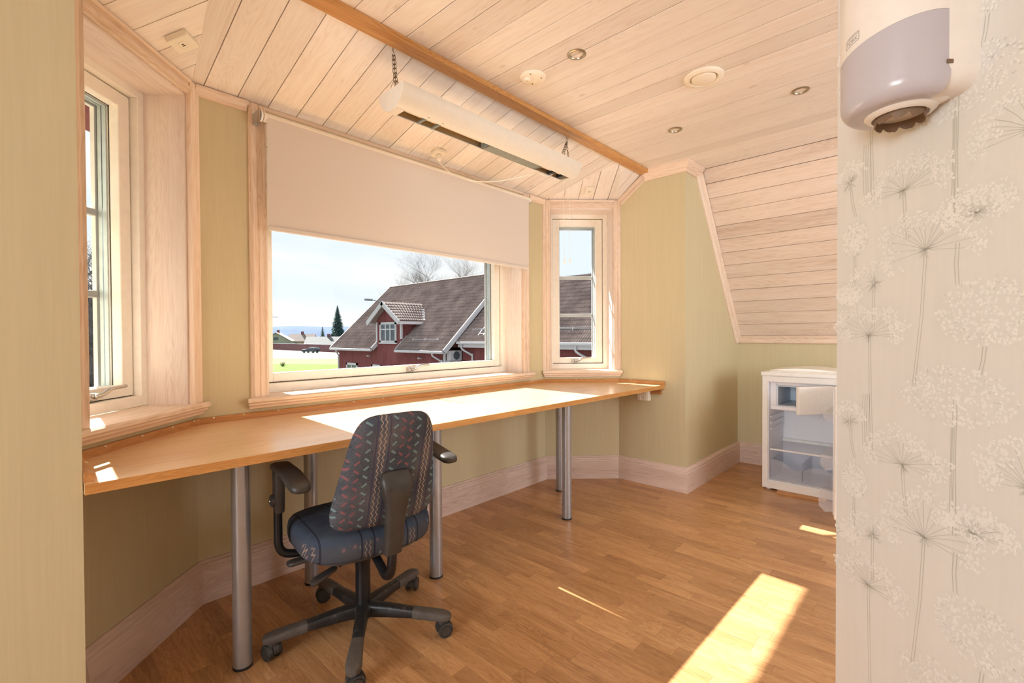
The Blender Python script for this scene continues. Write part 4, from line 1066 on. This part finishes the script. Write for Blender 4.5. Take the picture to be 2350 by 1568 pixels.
def umbel(kind, w, z, rw, rh, stem=0.0, lean=0.0):
    """kind: 'open' rays with clusters, 'dense' full head, 'spiky' small thistle head; w, z: ray origin on the wall"""
    f = MB(); g = MB()
    if kind == 'open':
        for k in range(15):
            an = R(-14 + 208 * k / 14 + rnd.uniform(-5, 5)); q = rnd.uniform(.62, 1.0); cx_, cz_ = rw * q * math.cos(an), rh * q * (math.sin(an) * .9 + .1)
            stroke(g, [(0, 0), (cx_ * .5, cz_ * .55), (cx_ * .92, cz_ * .92)], .0006)
            for j in range(22): a2, r2 = rnd.random() * 6.28, math.sqrt(rnd.random()) * .024; floret(f, cx_ + r2 * math.cos(a2), cz_ + r2 * math.sin(a2) * .8, .0042)
        for k in range(22): an = R(rnd.uniform(150, 390)); l_ = rnd.uniform(.012, .026); stroke(g, [(0, 0), (l_ * math.cos(an), l_ * math.sin(an))], .0005)
    elif kind == 'dense':
        for j in range(330):
            a2, r2 = rnd.random() * 6.28, math.sqrt(rnd.random()); floret(f, rw * r2 * math.cos(a2), rh * r2 * math.sin(a2), rnd.uniform(.0036, .0056), .0006 + .00002 * (j % 9))
        for j in range(60): a2, r2 = rnd.random() * 6.28, rnd.uniform(.6, 1.03); x_, z_ = rw * r2 * math.cos(a2), rh * r2 * math.sin(a2); stroke(g, [(x_, z_), (x_ + .005 * math.cos(a2), z_ + .005 * math.sin(a2))], .0005, .0009)
    else:
        for j in range(110):
            a2 = R(rnd.uniform(15, 165)); r2 = rnd.uniform(.55, 1.0); floret(f, rw * r2 * math.cos(a2), rh * r2 * math.sin(a2), .0046)
        for k in range(30): an = rnd.random() * 6.28; l_ = rnd.uniform(.014, .034); stroke(g, [(.003 * math.cos(an), .003 * math.sin(an)), (l_ * math.cos(an), l_ * math.sin(an) * .9)], .0006)
    if stem:
        zs = -rh if kind == 'dense' else 0
        for dx in (-.0035, .0035): stroke(g, [(dx, zs), (dx + lean * .35, zs - stem * .5), (dx + lean, zs - stem)], .0011, .0002)
    M = Matrix.Translation((-w, 0, z))
    o = f.build('printed_umbel', PR1, wallR, M); g.build('printed_stem', PR2, o)
REP = .672
for k in (-1, 0, 1):
    dz = k * REP
    for a in (('open', .225, 1.499, .120, .085, .12, -.012), ('open', .285, 1.345, .125, .105, .32, .03), ('open', .40, 1.40, .070, .05, 0, 0), ('dense', .418, 1.193, .108, .070, .06, .01), ('dense', .352, 1.012, .132, .066, .19, .003),
              ('open', .122, 1.145, .115, .085, .32, -.01), ('spiky', .135, 1.284, .095, .058, .12, 0), ('spiky', .052, 1.574, .065, .06, .10, -.02), ('dense', .070, 1.412, .045, .045, .10, 0), ('open', .50, 1.53, .11, .085, .0, 0), ('dense', .05, 1.26, .05, .03, 0, 0)):
        z_ = a[2] + dz
        if .25 < z_ < 2.1: umbel(a[0], a[1], z_, *a[3:])
    for w_, za, zb__ in ((.357, 1.68, 1.38), (.105, 1.66, 1.52), (.12, 1.66, 1.515), (.36, 1.345, 1.255)):
        g = MB()
        for dx in (-.004, .004): stroke(g, [(-w_ + dx, za + dz), (-w_ + dx + .003, (za + zb__) / 2 + dz), (-w_ + dx, zb__ + dz)], .0012, .0002)
        if za + dz < 2.3 and zb__ + dz > .1: g.build('printed_stem', PR2, wallR)

# ================================================================== outside
ZG = -3.05
def ground_mat(name, c1, c2, sc, rough=.95):
    M = Mat(name, rough, 0, .1); g = M.n('ShaderNodeNewGeometry'); x, y, z = M.xyz(g.outputs['Position'])
    f = M.noise(M.comb(x * sc, y * sc, 0.0), 1, 5, .6); M.color(M.ramp(f, [(.35, c1), (.65, c2)])); return M.m
GRASS = ground_mat('lawn_grass', lin(84, 113, 40), lin(104, 132, 56), .6)
DRY = ground_mat('dry_verge_grass', lin(108, 108, 76), lin(126, 122, 92), .5)
GRAVEL = ground_mat('pale_gravel', lin(108, 106, 100), lin(120, 118, 112), .4)
ROADM = ground_mat('pale_asphalt', lin(124, 123, 121), lin(134, 133, 130), .3)
def poly(name, pts, z, th, mat, lab):
    o = MB().prism(pts, z - th, z).build(name, mat); tag(o, kind='structure', label=lab); return o
poly('ground', [(-900, .9), (-900, 2600), (2600, 2600), (2600, -300), (9, -300), (9, .9)], ZG - .05, .5, GRAVEL, 'dry spring ground beyond the street')
poly('lawn', [(-20, 44), (-60, 95), (-8, 92), (27.4, 73.5), (33.6, 63), (33.6, 44)], ZG, .05, GRASS, 'bright green lawn outside')
poly('verge', [(-60, 95.2), (-60, 150), (0, 135), (33, 93), (42, 79), (80, 30), (60.2, 36), (33.8, 44), (33.7, 63.1), (27.5, 73.6), (-8, 92.2)], ZG, .04, DRY, 'strip of dry grass by the street')
poly('road', [(-60, 150.3), (-60, 290), (56.5, 190), (56.5, 120), (57, 100), (95, 30), (80.3, 30), (42.2, 79.2), (33.2, 93.2), (0.1, 135.2)], ZG, .03, ROADM, 'pale sunlit street')
# wooden fence along the street
FRED = plain('fence_dark_red', lin(104, 56, 60), .8, var=.12, scale=3)
EXW = plain('outdoor_white_paint', lin(190, 190, 196), .6, var=.04, scale=3)
fe = empty('street_fence', Matrix.Translation((59, 150, ZG - .05))); tag(fe, 'long dark red board fence with a white cap along the street', 'fence')
mbx = MB(); y_ = -75.0
for k in range(28):
    mbx.box(-.05, .05, y_ + k * 5, y_ + k * 5 + 4.9, 0, 1.95)
pn = mbx.build('boarding', FRED, fe); mesh('cap', boxv(-.12, .12, -75, 65, 1.95, 2.08), BOXF, EXW, fe)
# ---------------------------------------------------------------- red house
def red_wall():
    M = Mat('falu_red_boards', .85, 0, .15); g = M.n('ShaderNodeNewGeometry'); x, y, z = M.xyz(g.outputs['Position'])
    s_ = (((x + y) * 7.0).fract() - .5).abs() * 2.0
    f = M.noise(M.comb(x * 3, y * 3, z * .8), 1, 3)
    c = M.ramp(f, [(.3, lin(112, 62, 64)), (.7, lin(130, 80, 80))]); c = M.mix((s_.gt(.86)) * .5, c, lin(84, 40, 42)); M.color(c); M.bump(s_, .5, .02); return M.m
RED = red_wall()
def tile_mat():
    M = Mat('weathered_roof_tiles', .8, 0, .2); g = M.n('ShaderNodeNewGeometry'); x, y, z = M.xyz(g.outputs['Position'])
    f = M.noise(M.comb(x * 1.3, y * 1.3, z * 1.3), 1, 4, .6); h_ = M.noise(M.comb(x * 12, y * 12, z * 12), 1, 2)
    M.color(M.ramp(f * .6 + h_ * .4, [(.3, lin(104, 92, 90)), (.5, lin(132, 118, 114)), (.7, lin(156, 142, 136))])); return M.m
TILE = tile_mat()
WINB = plain('house_window_glass', lin(72, 84, 92), .12, 0, var=.2, scale=2)
def tile_field(name, parent, x0, z0, x1, z1, y0, y1, holes=(), pitch=.135, row=.33, amp=.055, mat=None, axis='y', lift=.05):
    """pantiles between the eave line (x0,z0) and the ridge line (x1,z1), running along y"""
    L_ = math.hypot(x1 - x0, z1 - z0); dx, dz = (x1 - x0) / L_, (z1 - z0) / L_; nx, nz = -dz, dx
    if nz < 0: nx, nz = -nx, -nz
    nr = max(1, round(L_ / row)); nc = max(1, round((y1 - y0) / pitch)); sub = 4; v = []; f = []
    ncol = nc * sub + 1
    for r_ in range(nr):
        for e, hgt in ((0, lift + .025), (1, lift)):
            s_ = L_ * (r_ + e) / nr
            for c in range(ncol):
                y_ = y0 + (y1 - y0) * c / (ncol - 1); hh = hgt + amp * .5 * (1 + math.cos(2 * PI * c / sub)) + (.0 if e else .0)
                v.append((x0 + dx * s_ + nx * hh, y_, z0 + dz * s_ + nz * hh))
    def skip(r_, c):
        s_ = (r_ + .5) / nr; x_ = x0 + (x1 - x0) * s_; y_ = y0 + (y1 - y0) * c / (ncol - 1)
        return any(a <= y_ <= b and c0 <= x_ <= c1 for a, b, c0, c1 in holes)
    for r_ in range(nr):
        b0 = 2 * r_ * ncol; b1 = b0 + ncol
        for c in range(ncol - 1):
            if skip(r_, c): continue
            f.append((b0 + c, b0 + c + 1, b1 + c + 1, b1 + c))
            if r_ + 1 < nr: b2 = b1 + ncol; f.append((b1 + c, b1 + c + 1, b2 + c + 1, b2 + c))
    o = mesh(name, v, f, mat or TILE, parent, smooth=False); tag(o, kind='stuff'); return o
X0, Z0, X1, Z1, Y0, Y1 = 16.71, .20, 22.11, 5.28, 19.1, 33.0
HO = Vector((19.5, 26, ZG - .05))
def hl(parent): parent.location = HO
house = empty('red_house'); tag(house, 'large dark red wooden house with tiled roof and gabled dormer outside', 'house')
XWL = 17.16
mbx = MB().box(XWL, 27.06, Y0 + .45, Y1 - .45, ZG - .05, Z0 + .25); mbx.build('wall', RED, house)
for y_ in (Y0 + .45, Y1 - .55):
    MB().add([(XWL, y_, .3), (27.06, y_, .3), (22.11, y_, Z1 - .25), (XWL, y_ + .1, .3), (27.06, y_ + .1, .3), (22.11, y_ + .1, Z1 - .25)], [(0, 1, 2), (5, 4, 3), (0, 3, 4, 1), (1, 4, 5, 2), (2, 5, 3, 0)]).build('gable', RED, house)
k_ = (Z1 - Z0) / (X1 - X0)
DY0, DY1 = 24.04, 26.98
tile_field('tile_field', house, X0, Z0, X1, Z1, Y0, Y1, holes=((DY0, DY1, 16, 18.9),))
def slab(pts, th): 
    pts = [Vector(p) for p in pts]; n_ = (pts[1] - pts[0]).cross(pts[2] - pts[0]).normalized(); n_ = n_ if n_.z > 0 else -n_
    a = [p for p in pts]; b = [p - n_ * th for p in pts]; k = len(pts)
    return a + b, [tuple(range(k)), tuple(range(2 * k - 1, k - 1, -1))] + [(i, k + i, k + (i + 1) % k, (i + 1) % k) for i in range(k)]
mbx = MB(); mbx.add(*slab([(X1, Y0, Z1), (X1, Y1, Z1), (27.51, Y1, Z0), (27.51, Y0, Z0)], .12))
for ya, yb, xs in ((Y0, DY0, X0), (DY1, Y1, X0), (DY0, DY1, 18.7)): mbx.add(*slab([(xs, ya, Z0 + (xs - X0) * k_), (xs, yb, Z0 + (xs - X0) * k_), (X1, yb, Z1), (X1, ya, Z1)], .10))
mbx.build('roof', TILE, house, weld=True)
MB().box(X1 - .12, X1 + .12, Y0, Y1, Z1 + .02, Z1 + .14).build('ridge_tiles', TILE, house, bevel=.04)
def bar(mbx, p0, p1, w, t, up=(0, 0, 1)):
    p0, p1 = Vector(p0), Vector(p1); M = frame(p0, p1 - p0, up); L_ = (p1 - p0).length
    mbx.add([M @ Vector(q) for q in boxv(0, L_, -t / 2, t / 2, -w, 0)], BOXF); return mbx
for y_ in (Y0 - .02, Y1 + .02):
    mbx = bar(MB(), (X0 - .06, y_, Z0 + .12), (X1, y_, Z1 + .16), .30, .06); bar(mbx, (X1, y_, Z1 + .16), (27.6, y_, Z0 + .1), .30, .06); mbx.build('barge_board', EXW, house)
for ya, yb in ((Y0, DY0 - .35 + .35), (DY1 + .0, Y1)): MB().box(X0 - .14, X0 + .02, ya, yb, Z0 - .10, Z0 + .06).build('gutter', EXW, house, bevel=.02)
for y_ in (DY0 - .02, DY1 + .02): bar(MB(), (X0 - .06, y_, Z0 + .14), (XWL + .4, y_, Z0 + .14 + (XWL + .46 - X0) * k_), .26, .06).build('barge_board', EXW, house)
# dormer
PKZ, DEZ, HW = 3.42, 2.12, 1.98; DC = (DY0 + DY1) / 2
MB().add([(XWL - .01, DY0, Z0 - .3), (XWL - .01, DY1, Z0 - .3), (XWL - .01, DY1, 2.28), (XWL - .01, DC, 3.22), (XWL - .01, DY0, 2.28), (19.8, DY0, Z0 - .3), (19.8, DY1, Z0 - .3), (19.8, DY1, 2.28), (19.8, DC, 3.22), (19.8, DY0, 2.28)],
         [(0, 1, 2, 3, 4), (9, 8, 7, 6, 5), (0, 4, 9, 5), (1, 6, 7, 2)]).build('dormer_wall', RED, house)
mbx = MB()
for s in (-1, 1): mbx.add(*slab([(X0 - .05, DC, PKZ), (20.1, DC, PKZ), (18.75, DC + s * HW, DEZ), (X0 - .05, DC + s * HW, DEZ)], .08))
mbx.build('dormer_roof', TILE, house)
mbx = MB()
for s in (-1, 1):
    rows_, cols = 7, 13
    for r_ in range(rows_):
        t0, t1 = r_ / rows_, (r_ + 1) / rows_
        xe = 20.1 + (18.75 - 20.1) * t1
        for c in range(cols):
            xa = X0 - .03 + (xe - X0) * c / cols; xb = X0 - .03 + (xe - X0) * (c + .92) / cols
            za, zb2 = PKZ + (DEZ - PKZ) * t0, PKZ + (DEZ - PKZ) * t1
            mbx.add([(xa, DC + s * HW * t0, za + .03), (xb, DC + s * HW * t0, za + .03), (xb, DC + s * HW * t1, zb2 + .07), (xa, DC + s * HW * t1, zb2 + .07), ((xa + xb) / 2, DC + s * HW * t0, za + .07), ((xa + xb) / 2, DC + s * HW * t1, zb2 + .12)],
                    [(0, 4, 5, 3), (4, 1, 2, 5), (3, 5, 2)])
o = mbx.build('dormer_tiles', TILE, house); tag(o, kind='stuff')
for s in (-1, 1):
    bar(MB(), (X0 - .08, DC, PKZ + .10), (X0 - .08, DC + s * (HW + .08), DEZ + .02), .30, .06).build('dormer_barge_board', EXW, house)
    MB().box(X0 - .05, 18.7, DC + s * HW - .05, DC + s * HW + .05, DEZ - .20, DEZ - .02).build('dormer_eave', EXW, house)
    ys = DY0 if s < 0 else DY1
    MB().box(XWL - .06, XWL + .06, ys - .08, ys + .08, .75 if s > 0 else .95, 2.1).build('corner_board', EXW, house)
bar(MB(), (18.73, DC - HW + .02, DEZ + .1), (19.55, DC - .6, DEZ + .95), .12, .28).build('valley_flashing', EXW, house)
def hwin(parent, y0, y1, z0, z1, x, lights, split=True, name='window'):
    w = empty(name, None, parent); mbx = MB(); fw = .16
    mbx.box(x - .07, x + .02, y0, y1, z1 - fw, z1).box(x - .07, x + .02, y0, y1, z0, z0 + fw).box(x - .07, x + .02, y0, y0 + fw, z0, z1).box(x - .07, x + .02, y1 - fw, y1, z0, z1)
    mbx.box(x - .11, x + .02, y0 - .05, y1 + .05, z0 - .06, z0 + .03)
    n = lights
    for k in range(1, n): yy = y0 + fw + (y1 - y0 - 2 * fw) * k / n; mbx.box(x - .06, x + .02, yy - .06, yy + .06, z0 + fw, z1 - fw)
    if split: mbx.box(x - .055, x + .02, y0 + fw, y1 - fw, z0 + (z1 - z0) * .63, z0 + (z1 - z0) * .63 + .07)
    mbx.build('window_frame', EXW, w)
    for k in range(n):
        ya = y0 + fw + (y1 - y0 - 2 * fw) * k / n + .06; yb = y0 + fw + (y1 - y0 - 2 * fw) * (k + 1) / n - .06
        mesh('pane', boxv(x - .02, x - .005, ya, yb, z0 + fw, z1 - fw), BOXF, WINB, w)
hwin(house, 24.55, 26.58, .68, 2.10, XWL - .01, 3)
for ya, yb in ((29.7, 31.35), (26.4, 27.7), (23.9, 25.2)): hwin(house, ya, yb, -2.0, -.85, XWL, 2, False)
for y_ in (27.9, 21.8):
    MB().box(XWL - .25, XWL, y_, y_ + .16, -.05 - .25, .05 - .25).build('wall_lamp', EXW, house, bevel=.03)
def pipe(mbx, pts, r_=.055): return mbx.tube(bez(pts, 5), r_, 8)
pipe(MB(), [(X0 - .05, Y0 + 1.0, Z0 - .08), (X0 - .02, Y0 + 1.0, Z0 - .25), (XWL - .1, Y0 + .75, Z0 - .55), (XWL - .08, Y0 + .62, Z0 - .75), (XWL - .08, Y0 + .62, ZG)]).build('downpipe', EXW, house, smooth=True)
pipe(MB(), [(X0 - .05, Y1 - .9, Z0 - .08), (X0, Y1 - .9, Z0 - .25), (XWL - .1, Y1 - .5, Z0 - .5), (XWL - .08, Y1 - .48, Z0 - .7), (XWL - .08, Y1 - .48, ZG)]).build('downpipe', EXW, house, smooth=True)
MB().box(XWL - .04, XWL + .06, Y0 + .42, Y0 + .56, ZG, Z0 + .2).build('corner_board', EXW, house)
mbx = MB()
for k in range(2): mbx.box(X0 + .55 + .02, X0 + .62, 20.3, 23.0, Z0 + .62 + .1 * k, Z0 + .66 + .1 * k)
for y_ in (20.4, 21.6, 22.9): mbx.box(X0 + .55, X0 + .64, y_, y_ + .05, Z0 + .5, Z0 + .8)
mbx.build('snow_guard', EXW, house)
mbx = MB(); pipe(mbx, [(X0 - .1, DC, PKZ + .03), (X0 - .8, DC + .1, PKZ + .12)], .03); mbx.box(X0 - 1.25, X0 - .75, DC, DC + .2, PKZ + .06, PKZ + .18); mbx.build('eaves_lamp', plain('lamp_grey', lin(120, 124, 128), .5), house)
# outdoor unit on the gable wall
ac = empty('heat_pump', Matrix.Translation((17.72, Y0 + .24, -.03))); tag(ac, 'white heat pump unit on the gable of the red house', 'heat pump')
MB().box(-.48, .48, -.18, .16, -.30, .30).build('casing', EXW, ac, bevel=.03)
MB().lathe([(0, 0), (.23, 0), (.25, .02), (.25, .03)], 24, Matrix.Translation((.02, -.20, 0)) @ Matrix.Rotation(-PI / 2, 4, 'X')).build('fan_grille', WINB, ac)
MB().box(-.5, .5, -.1, .19, -.36, -.30).build('bracket', EXW, ac)
# ---------------------------------------------------------------- lower wing
WX0, WZ0, WX1, WZ1, WY0, WY1 = 17.69, .72, 21.89, 4.55, 2.5, Y0 - .08
wing = empty('house_wing'); tag(wing, 'lower tiled wing of the red house seen through the narrow window', 'house')
MB().box(18.1, 26, WY0 + .3, WY1 - .01, ZG - .05, WZ0 + .2).build('wall', RED, wing)
tile_field('tile_field', wing, WX0, WZ0, WX1, WZ1, WY0, WY1 - .02, pitch=.135, row=.34, amp=.055)
mbx = MB(); mbx.add(*slab([(WX0, WY0, WZ0), (WX0, WY1 - .02, WZ0), (WX1, WY1 - .02, WZ1), (WX1, WY0, WZ1)], .10)); mbx.add(*slab([(WX1, WY0, WZ1), (WX1, WY1 - .02, WZ1), (26.1, WY1 - .02, WZ0), (26.1, WY0, WZ0)], .10)); mbx.build('roof', TILE, wing)
MB().box(WX0 - .16, WX0 + .02, WY0, WY1 - .05, WZ0 - .06, WZ0 + .08).build('gutter', EXW, wing, bevel=.02)
MB().box(WX0 + .0, WX0 + .05, WY0, WY1 - .05, WZ0 - .26, WZ0 - .06).build('fascia', EXW, wing)
for yy in (10.35, WY1 - .55): pipe(MB(), [(WX0 - .06, yy + .1, WZ0 - .05), (WX0 - .03, yy + .1, WZ0 - .35), (18.0, yy - .35, WZ0 - .7), (18.02, yy - .4, WZ0 - .9), (18.02, yy - .4, ZG)], .06).build('downpipe', EXW, wing, smooth=True)
kw = (WZ1 - WZ0) / (WX1 - WX0)
mbx = MB()
for k in range(3): mbx.box(WX0 + .62, WX0 + .66, WY0 + .5, WY1 - .6, WZ0 + .62 * kw + .10 + .07 * k, WZ0 + .62 * kw + .125 + .07 * k)
for k in range(12): y_ = WY0 + .8 + k * 1.3; mbx.box(WX0 + .61, WX0 + .67, y_, y_ + .04, WZ0 + .6 * kw, WZ0 + .62 * kw + .28)
mbx.build('snow_guard', EXW, wing)
lad = empty('roof_ladder', Matrix.Translation((WX0 + .3, WY1 - 1.9, WZ0 + .3 * kw + .2))); tag(lad, 'pale metal ladder lying on the roof of the lower wing', 'ladder')
Lx, Lz = 3.0, 3.0 * kw
for y_ in (0, .42): bar(MB(), (0, y_, 0), (Lx, y_, Lz), .06, .04).build('rail', EXW, lad)
for k in range(13): t = (k + .5) / 13; MB().tube([(Lx * t, 0, Lz * t - .03), (Lx * t, .42, Lz * t - .03)], .017, 6).build('rung', EXW, lad)
# ---------------------------------------------------------------- street things
lp_ = empty('street_lamp', Matrix.Translation((34.2, 92.9, ZG - .03))); tag(lp_, 'thin grey street lamp on the verge', 'street lamp')
GREYM = plain('galvanised_post', lin(150, 158, 166), .5)
MB().tube([(0, 0, 0), (0, 0, 8.0)], [.09, .06], 8).build('post', GREYM, lp_); MB().box(-.05, .9, -.75, -.6, 7.93, 8.05).tube([(0, 0, 7.98), (.5, -.6, 8.0)], .03, 6).build('lamp_head', GREYM, lp_)
CARB = plain('car_dark_paint', lin(52, 58, 68), .25, .3)
car = empty('car', Matrix.Translation((52.6, 117.6, ZG - .03)) @ Matrix.Rotation(R(118), 4, 'Z')); tag(car, 'dark estate car driving on the street', 'car')
pr = [(-2.2, .35), (-2.2, .9), (-2.0, 1.42), (-.2, 1.48), (.7, 1.0), (1.9, .86), (2.2, .65), (2.2, .35)]; n = len(pr)
mesh('body', [(a, -.85, b) for a, b in pr] + [(a, .85, b) for a, b in pr], [tuple(range(n)), tuple(range(2 * n - 1, n - 1, -1))] + [(k, n + k, n + (k + 1) % n, (k + 1) % n) for k in range(n)], CARB, car, bevel=.08, seg=2)
for s in (-1, 1): MB().add([(-1.95, s * .86, .95), (.45, s * .86, .98), (-.15, s * .86, 1.38), (-1.85, s * .86, 1.34)], [(0, 1, 2, 3)]).build('side_window', WINB, car)
MB().add([(-2.19, -.7, .95), (-2.19, .7, .95), (-2.03, .65, 1.36), (-2.03, -.65, 1.36)], [(0, 1, 2, 3)]).build('rear_window', WINB, car)
for x_ in (-1.35, 1.35):
    for s in (-1, 1): MB().lathe([(0, -.1), (.32, -.1), (.32, .1), (0, .1)], 16, Matrix.Translation((x_, s * .78, .32)) @ Matrix.Rotation(PI / 2, 4, 'X')).build('wheel', BLACKP, car)
def far_house(x, y, rot, l, w, hw_, hr, wall_c, roof_c, lab):
    o = empty('far_house', Matrix.Translation((x, y, ZG - .05)) @ Matrix.Rotation(R(rot), 4, 'Z')); tag(o, lab, 'house', 'houses behind the street fence')
    wm = plain('far_wall', wall_c, .8); rm = plain('far_roof', roof_c, .8)
    MB().add([(-l, -w, 0), (l, -w, 0), (l, w, 0), (-l, w, 0), (-l, -w, hw_), (l, -w, hw_), (l, w, hw_), (-l, w, hw_), (-l, 0, hr), (l, 0, hr)], [(0, 1, 5, 4), (2, 3, 7, 6), (1, 2, 6, 9, 5), (3, 0, 4, 8, 7)]).build('wall', wm, o)
    mbx = MB()
    for s in (-1, 1): mbx.add(*slab([(-l - .5, 0, hr + .15), (l + .5, 0, hr + .15), (l + .5, s * (w + .6), hw_ - .25), (-l - .5, s * (w + .6), hw_ - .25)], .2))
    mbx.build('roof', rm, o); mesh('chimney', boxv(-.5, .5, -.4, .4, hr - .5, hr + 1.1), BOXF, FRED, o)
    for s in (-1, 1):
        for x_ in (-l * .5, l * .35): hw2 = mesh('window', boxv(x_ - .7, x_ + .7, s * w - .05, s * w + .05, hw_ * .35, hw_ * .75), BOXF, WINB, o)
        mesh('window', boxv(s * l - .05, s * l + .05, -.8, .8, hw_ * 1.02, hw_ * 1.02 + 1.1), BOXF, WINB, o)
far_house(67.5, 178, 62, 6, 4.5, 2.9, 5.6, lin(150, 158, 132), lin(140, 126, 118), 'far house with pale roof behind the street fence')
far_house(81, 189, -28, 4.4, 4.0, 2.6, 5.2, lin(150, 130, 100), lin(112, 98, 92), 'far house with brown roof and ochre gable behind the fence')
far_house(77.5, 159, -35, 7, 4.5, 1.6, 4.0, lin(140, 140, 136), lin(92, 94, 94), 'far low house with grey roof behind the fence')
# ---------------------------------------------------------------- trees
BARK = plain('grey_bark', lin(108, 104, 102), .9, var=.15); BIRCH = plain('birch_bark', lin(104, 96, 92), .85, var=.2, scale=4)
def branch(mbx, p, d_, l_, r_, depth, rg_, mx, spread=.55, up=.10):
    pts = [p]; dd = Vector(d_).normalized(); n_ = 4
    for k in range(n_):
        dd = (dd + Vector((rg_.uniform(-.16, .16), rg_.uniform(-.16, .16), rg_.uniform(-.05, .12)))).normalized(); pts.append(pts[-1] + dd * l_ / n_)
    rs = [r_ * (1 - .55 * k / n_) for k in range(n_ + 1)]
    mbx.tube(pts, rs, 5 if r_ > .05 else 3, False)
    if depth >= mx: return
    for k in range(1, n_ + 1):
        for j in range(2 if (depth > 0 or k > 1) else 1):
            ax = Vector((rg_.uniform(-1, 1), rg_.uniform(-1, 1), rg_.uniform(-.2, .6))).normalized(); nd = (dd * (1 - spread) + ax * spread + Vector((0, 0, up))).normalized()
            branch(mbx, pts[k], nd, l_ * rg_.uniform(.5, .72), rs[k] * .55, depth + 1, rg_, mx, spread, up)
def bare_tree(x, y, h_, r_, seed, lab, mat=BARK, mx=3, spread=.55, tr=.35):
    rg_ = random.Random(seed); o = empty('bare_tree', Matrix.Translation((x, y, ZG - .05))); tag(o, lab, 'tree')
    t = MB(); pts = [Vector((0, 0, 0))]
    for k in range(6): pts.append(pts[-1] + Vector((rg_.uniform(-.15, .15), rg_.uniform(-.15, .15), h_ * .9 / 6)))
    rs = [r_ * (1 - .14 * k) for k in range(7)]; t.tube(pts, rs, 8); t.build('trunk', mat, o, smooth=True)
    b = MB()
    for k in range(2, 7):
        for j in range(4 if k < 6 else 5):
            an = rg_.random() * 6.28; branch(b, pts[k], (math.cos(an), math.sin(an), .75), h_ * rg_.uniform(.22, .34) * (1 - .06 * k), rs[k] * .5, 1, rg_, mx, spread)
    bo = b.build('branches', mat, o); tag(bo, kind='stuff'); return o
bare_tree(27.2, 34.6, 11.0, .20, 5, 'leafless birch rising behind the ridge of the red house', BIRCH, 4)
bare_tree(33.2, 36.2, 11.6, .18, 11, 'leafless birch further right behind the red roof', BIRCH, 4)
bare_tree(31.5, 43.5, 10.5, .15, 19, 'slimmer leafless birch between the two behind the roof', BIRCH)
bare_tree(1.15, 19.0, 7.0, .42, 23, 'gnarled bare tree outside the left window', BARK, 3, .7)
bare_tree(92.5, 166, 9, .25, 31, 'bare tree beside the spruces', BARK, 2)
bare_tree(31.5, 49, 9.5, .14, 37, 'pale bare tree peeping out left of the red roof', BIRCH, 2)
SPR = plain('spruce_green', lin(58, 92, 88), .9, var=.25, scale=2)
def spruce(x, y, h_, w, seed, lab):
    rg_ = random.Random(seed); o = empty('spruce', Matrix.Translation((x, y, ZG - .05))); tag(o, lab, 'tree')
    MB().tube([(0, 0, 0), (0, 0, h_ * .95)], [.3, .04], 6).build('trunk', BARK, o); b = MB()
    n_ = int(h_ * 2.6)
    for k in range(n_):
        t = k / n_; z_ = h_ * (.08 + .90 * t); R_ = w * (1 - t) ** .8 + .12
        for j in range(15):
            an = j * 2.4 + k * 1.3 + rg_.uniform(-.2, .2); rr_ = R_ * rg_.uniform(.7, 1.1); c_, s_ = math.cos(an), math.sin(an); dr_ = rr_ * .32; ww = .16 * rr_ + .08
            b.add([(c_ * .05, s_ * .05, z_ + .25), (c_ * rr_ * .6 - s_ * ww, s_ * rr_ * .6 + c_ * ww, z_ - dr_ * .5), (c_ * rr_, s_ * rr_, z_ - dr_), (c_ * rr_ * .6 + s_ * ww, s_ * rr_ * .6 - c_ * ww, z_ - dr_ * .5), (c_ * rr_ * .55, s_ * rr_ * .55, z_ - dr_ * .9)], [(0, 1, 2), (0, 2, 3), (1, 4, 2), (2, 4, 3)])
    bo = b.build('foliage', SPR, o); tag(bo, kind='stuff')
spruce(90.7, 178.6, 17.2, 4.2, 3, 'tall dark spruce above the far houses'); spruce(89.2, 188.8, 8.6, 1.9, 9, 'small spruce left of the tall one')
# bushes below the far houses, far wooded hills
for x_, y_, r_, lab in ((74.5, 163, 1.3, 'round yellow green bush behind the fence'), (25.9, 66.2, .55, 'small leafless shrub on the lawn edge')):
    rg_ = random.Random(int(x_)); b = MB()
    for k in range(60): an, e2 = rg_.random() * 6.28, rg_.uniform(.2, 1.4); d_ = Vector((math.cos(an) * math.cos(e2), math.sin(an) * math.cos(e2), math.sin(e2))); b.tube([(0, 0, 0), d_ * r_ * .5, d_ * r_ + Vector((0, 0, .1))], [.03 * r_, .025 * r_, (.12 if r_ > 1 else .01) * r_], 4, False)
    o = b.build('bush', DRY if r_ < 1 else GRASS, None, Matrix.Translation((x_, y_, ZG))); tag(o, lab, 'bush')
HILL = plain('hill_haze_blue', lin(48, 74, 108), 1.0, var=.12, scale=.01)  # haze of distance painted into the hills as blue
v = []; f = []; n_ = 90
for k in range(n_ + 1):
    an = R(-20 + 150 * k / n_); c_, s_ = math.cos(an), math.sin(an)
    hh = 62 + 16 * math.sin(k * .21 + 1.0) + 9 * math.sin(k * .53) + 3 * math.sin(k * 1.7)
    for r_, z_ in ((2450, -5), (2600, hh * .55), (2850, hh)): v.append((c_ * r_, s_ * r_, z_))
    if k: a = 3 * k; f += [(a - 3, a, a + 1, a - 2), (a - 2, a + 1, a + 2, a - 1)]
o = mesh('hills', v, f, HILL, smooth=True); tag(o, kind='structure', label='wooded hills on the horizon with painted haze blue')
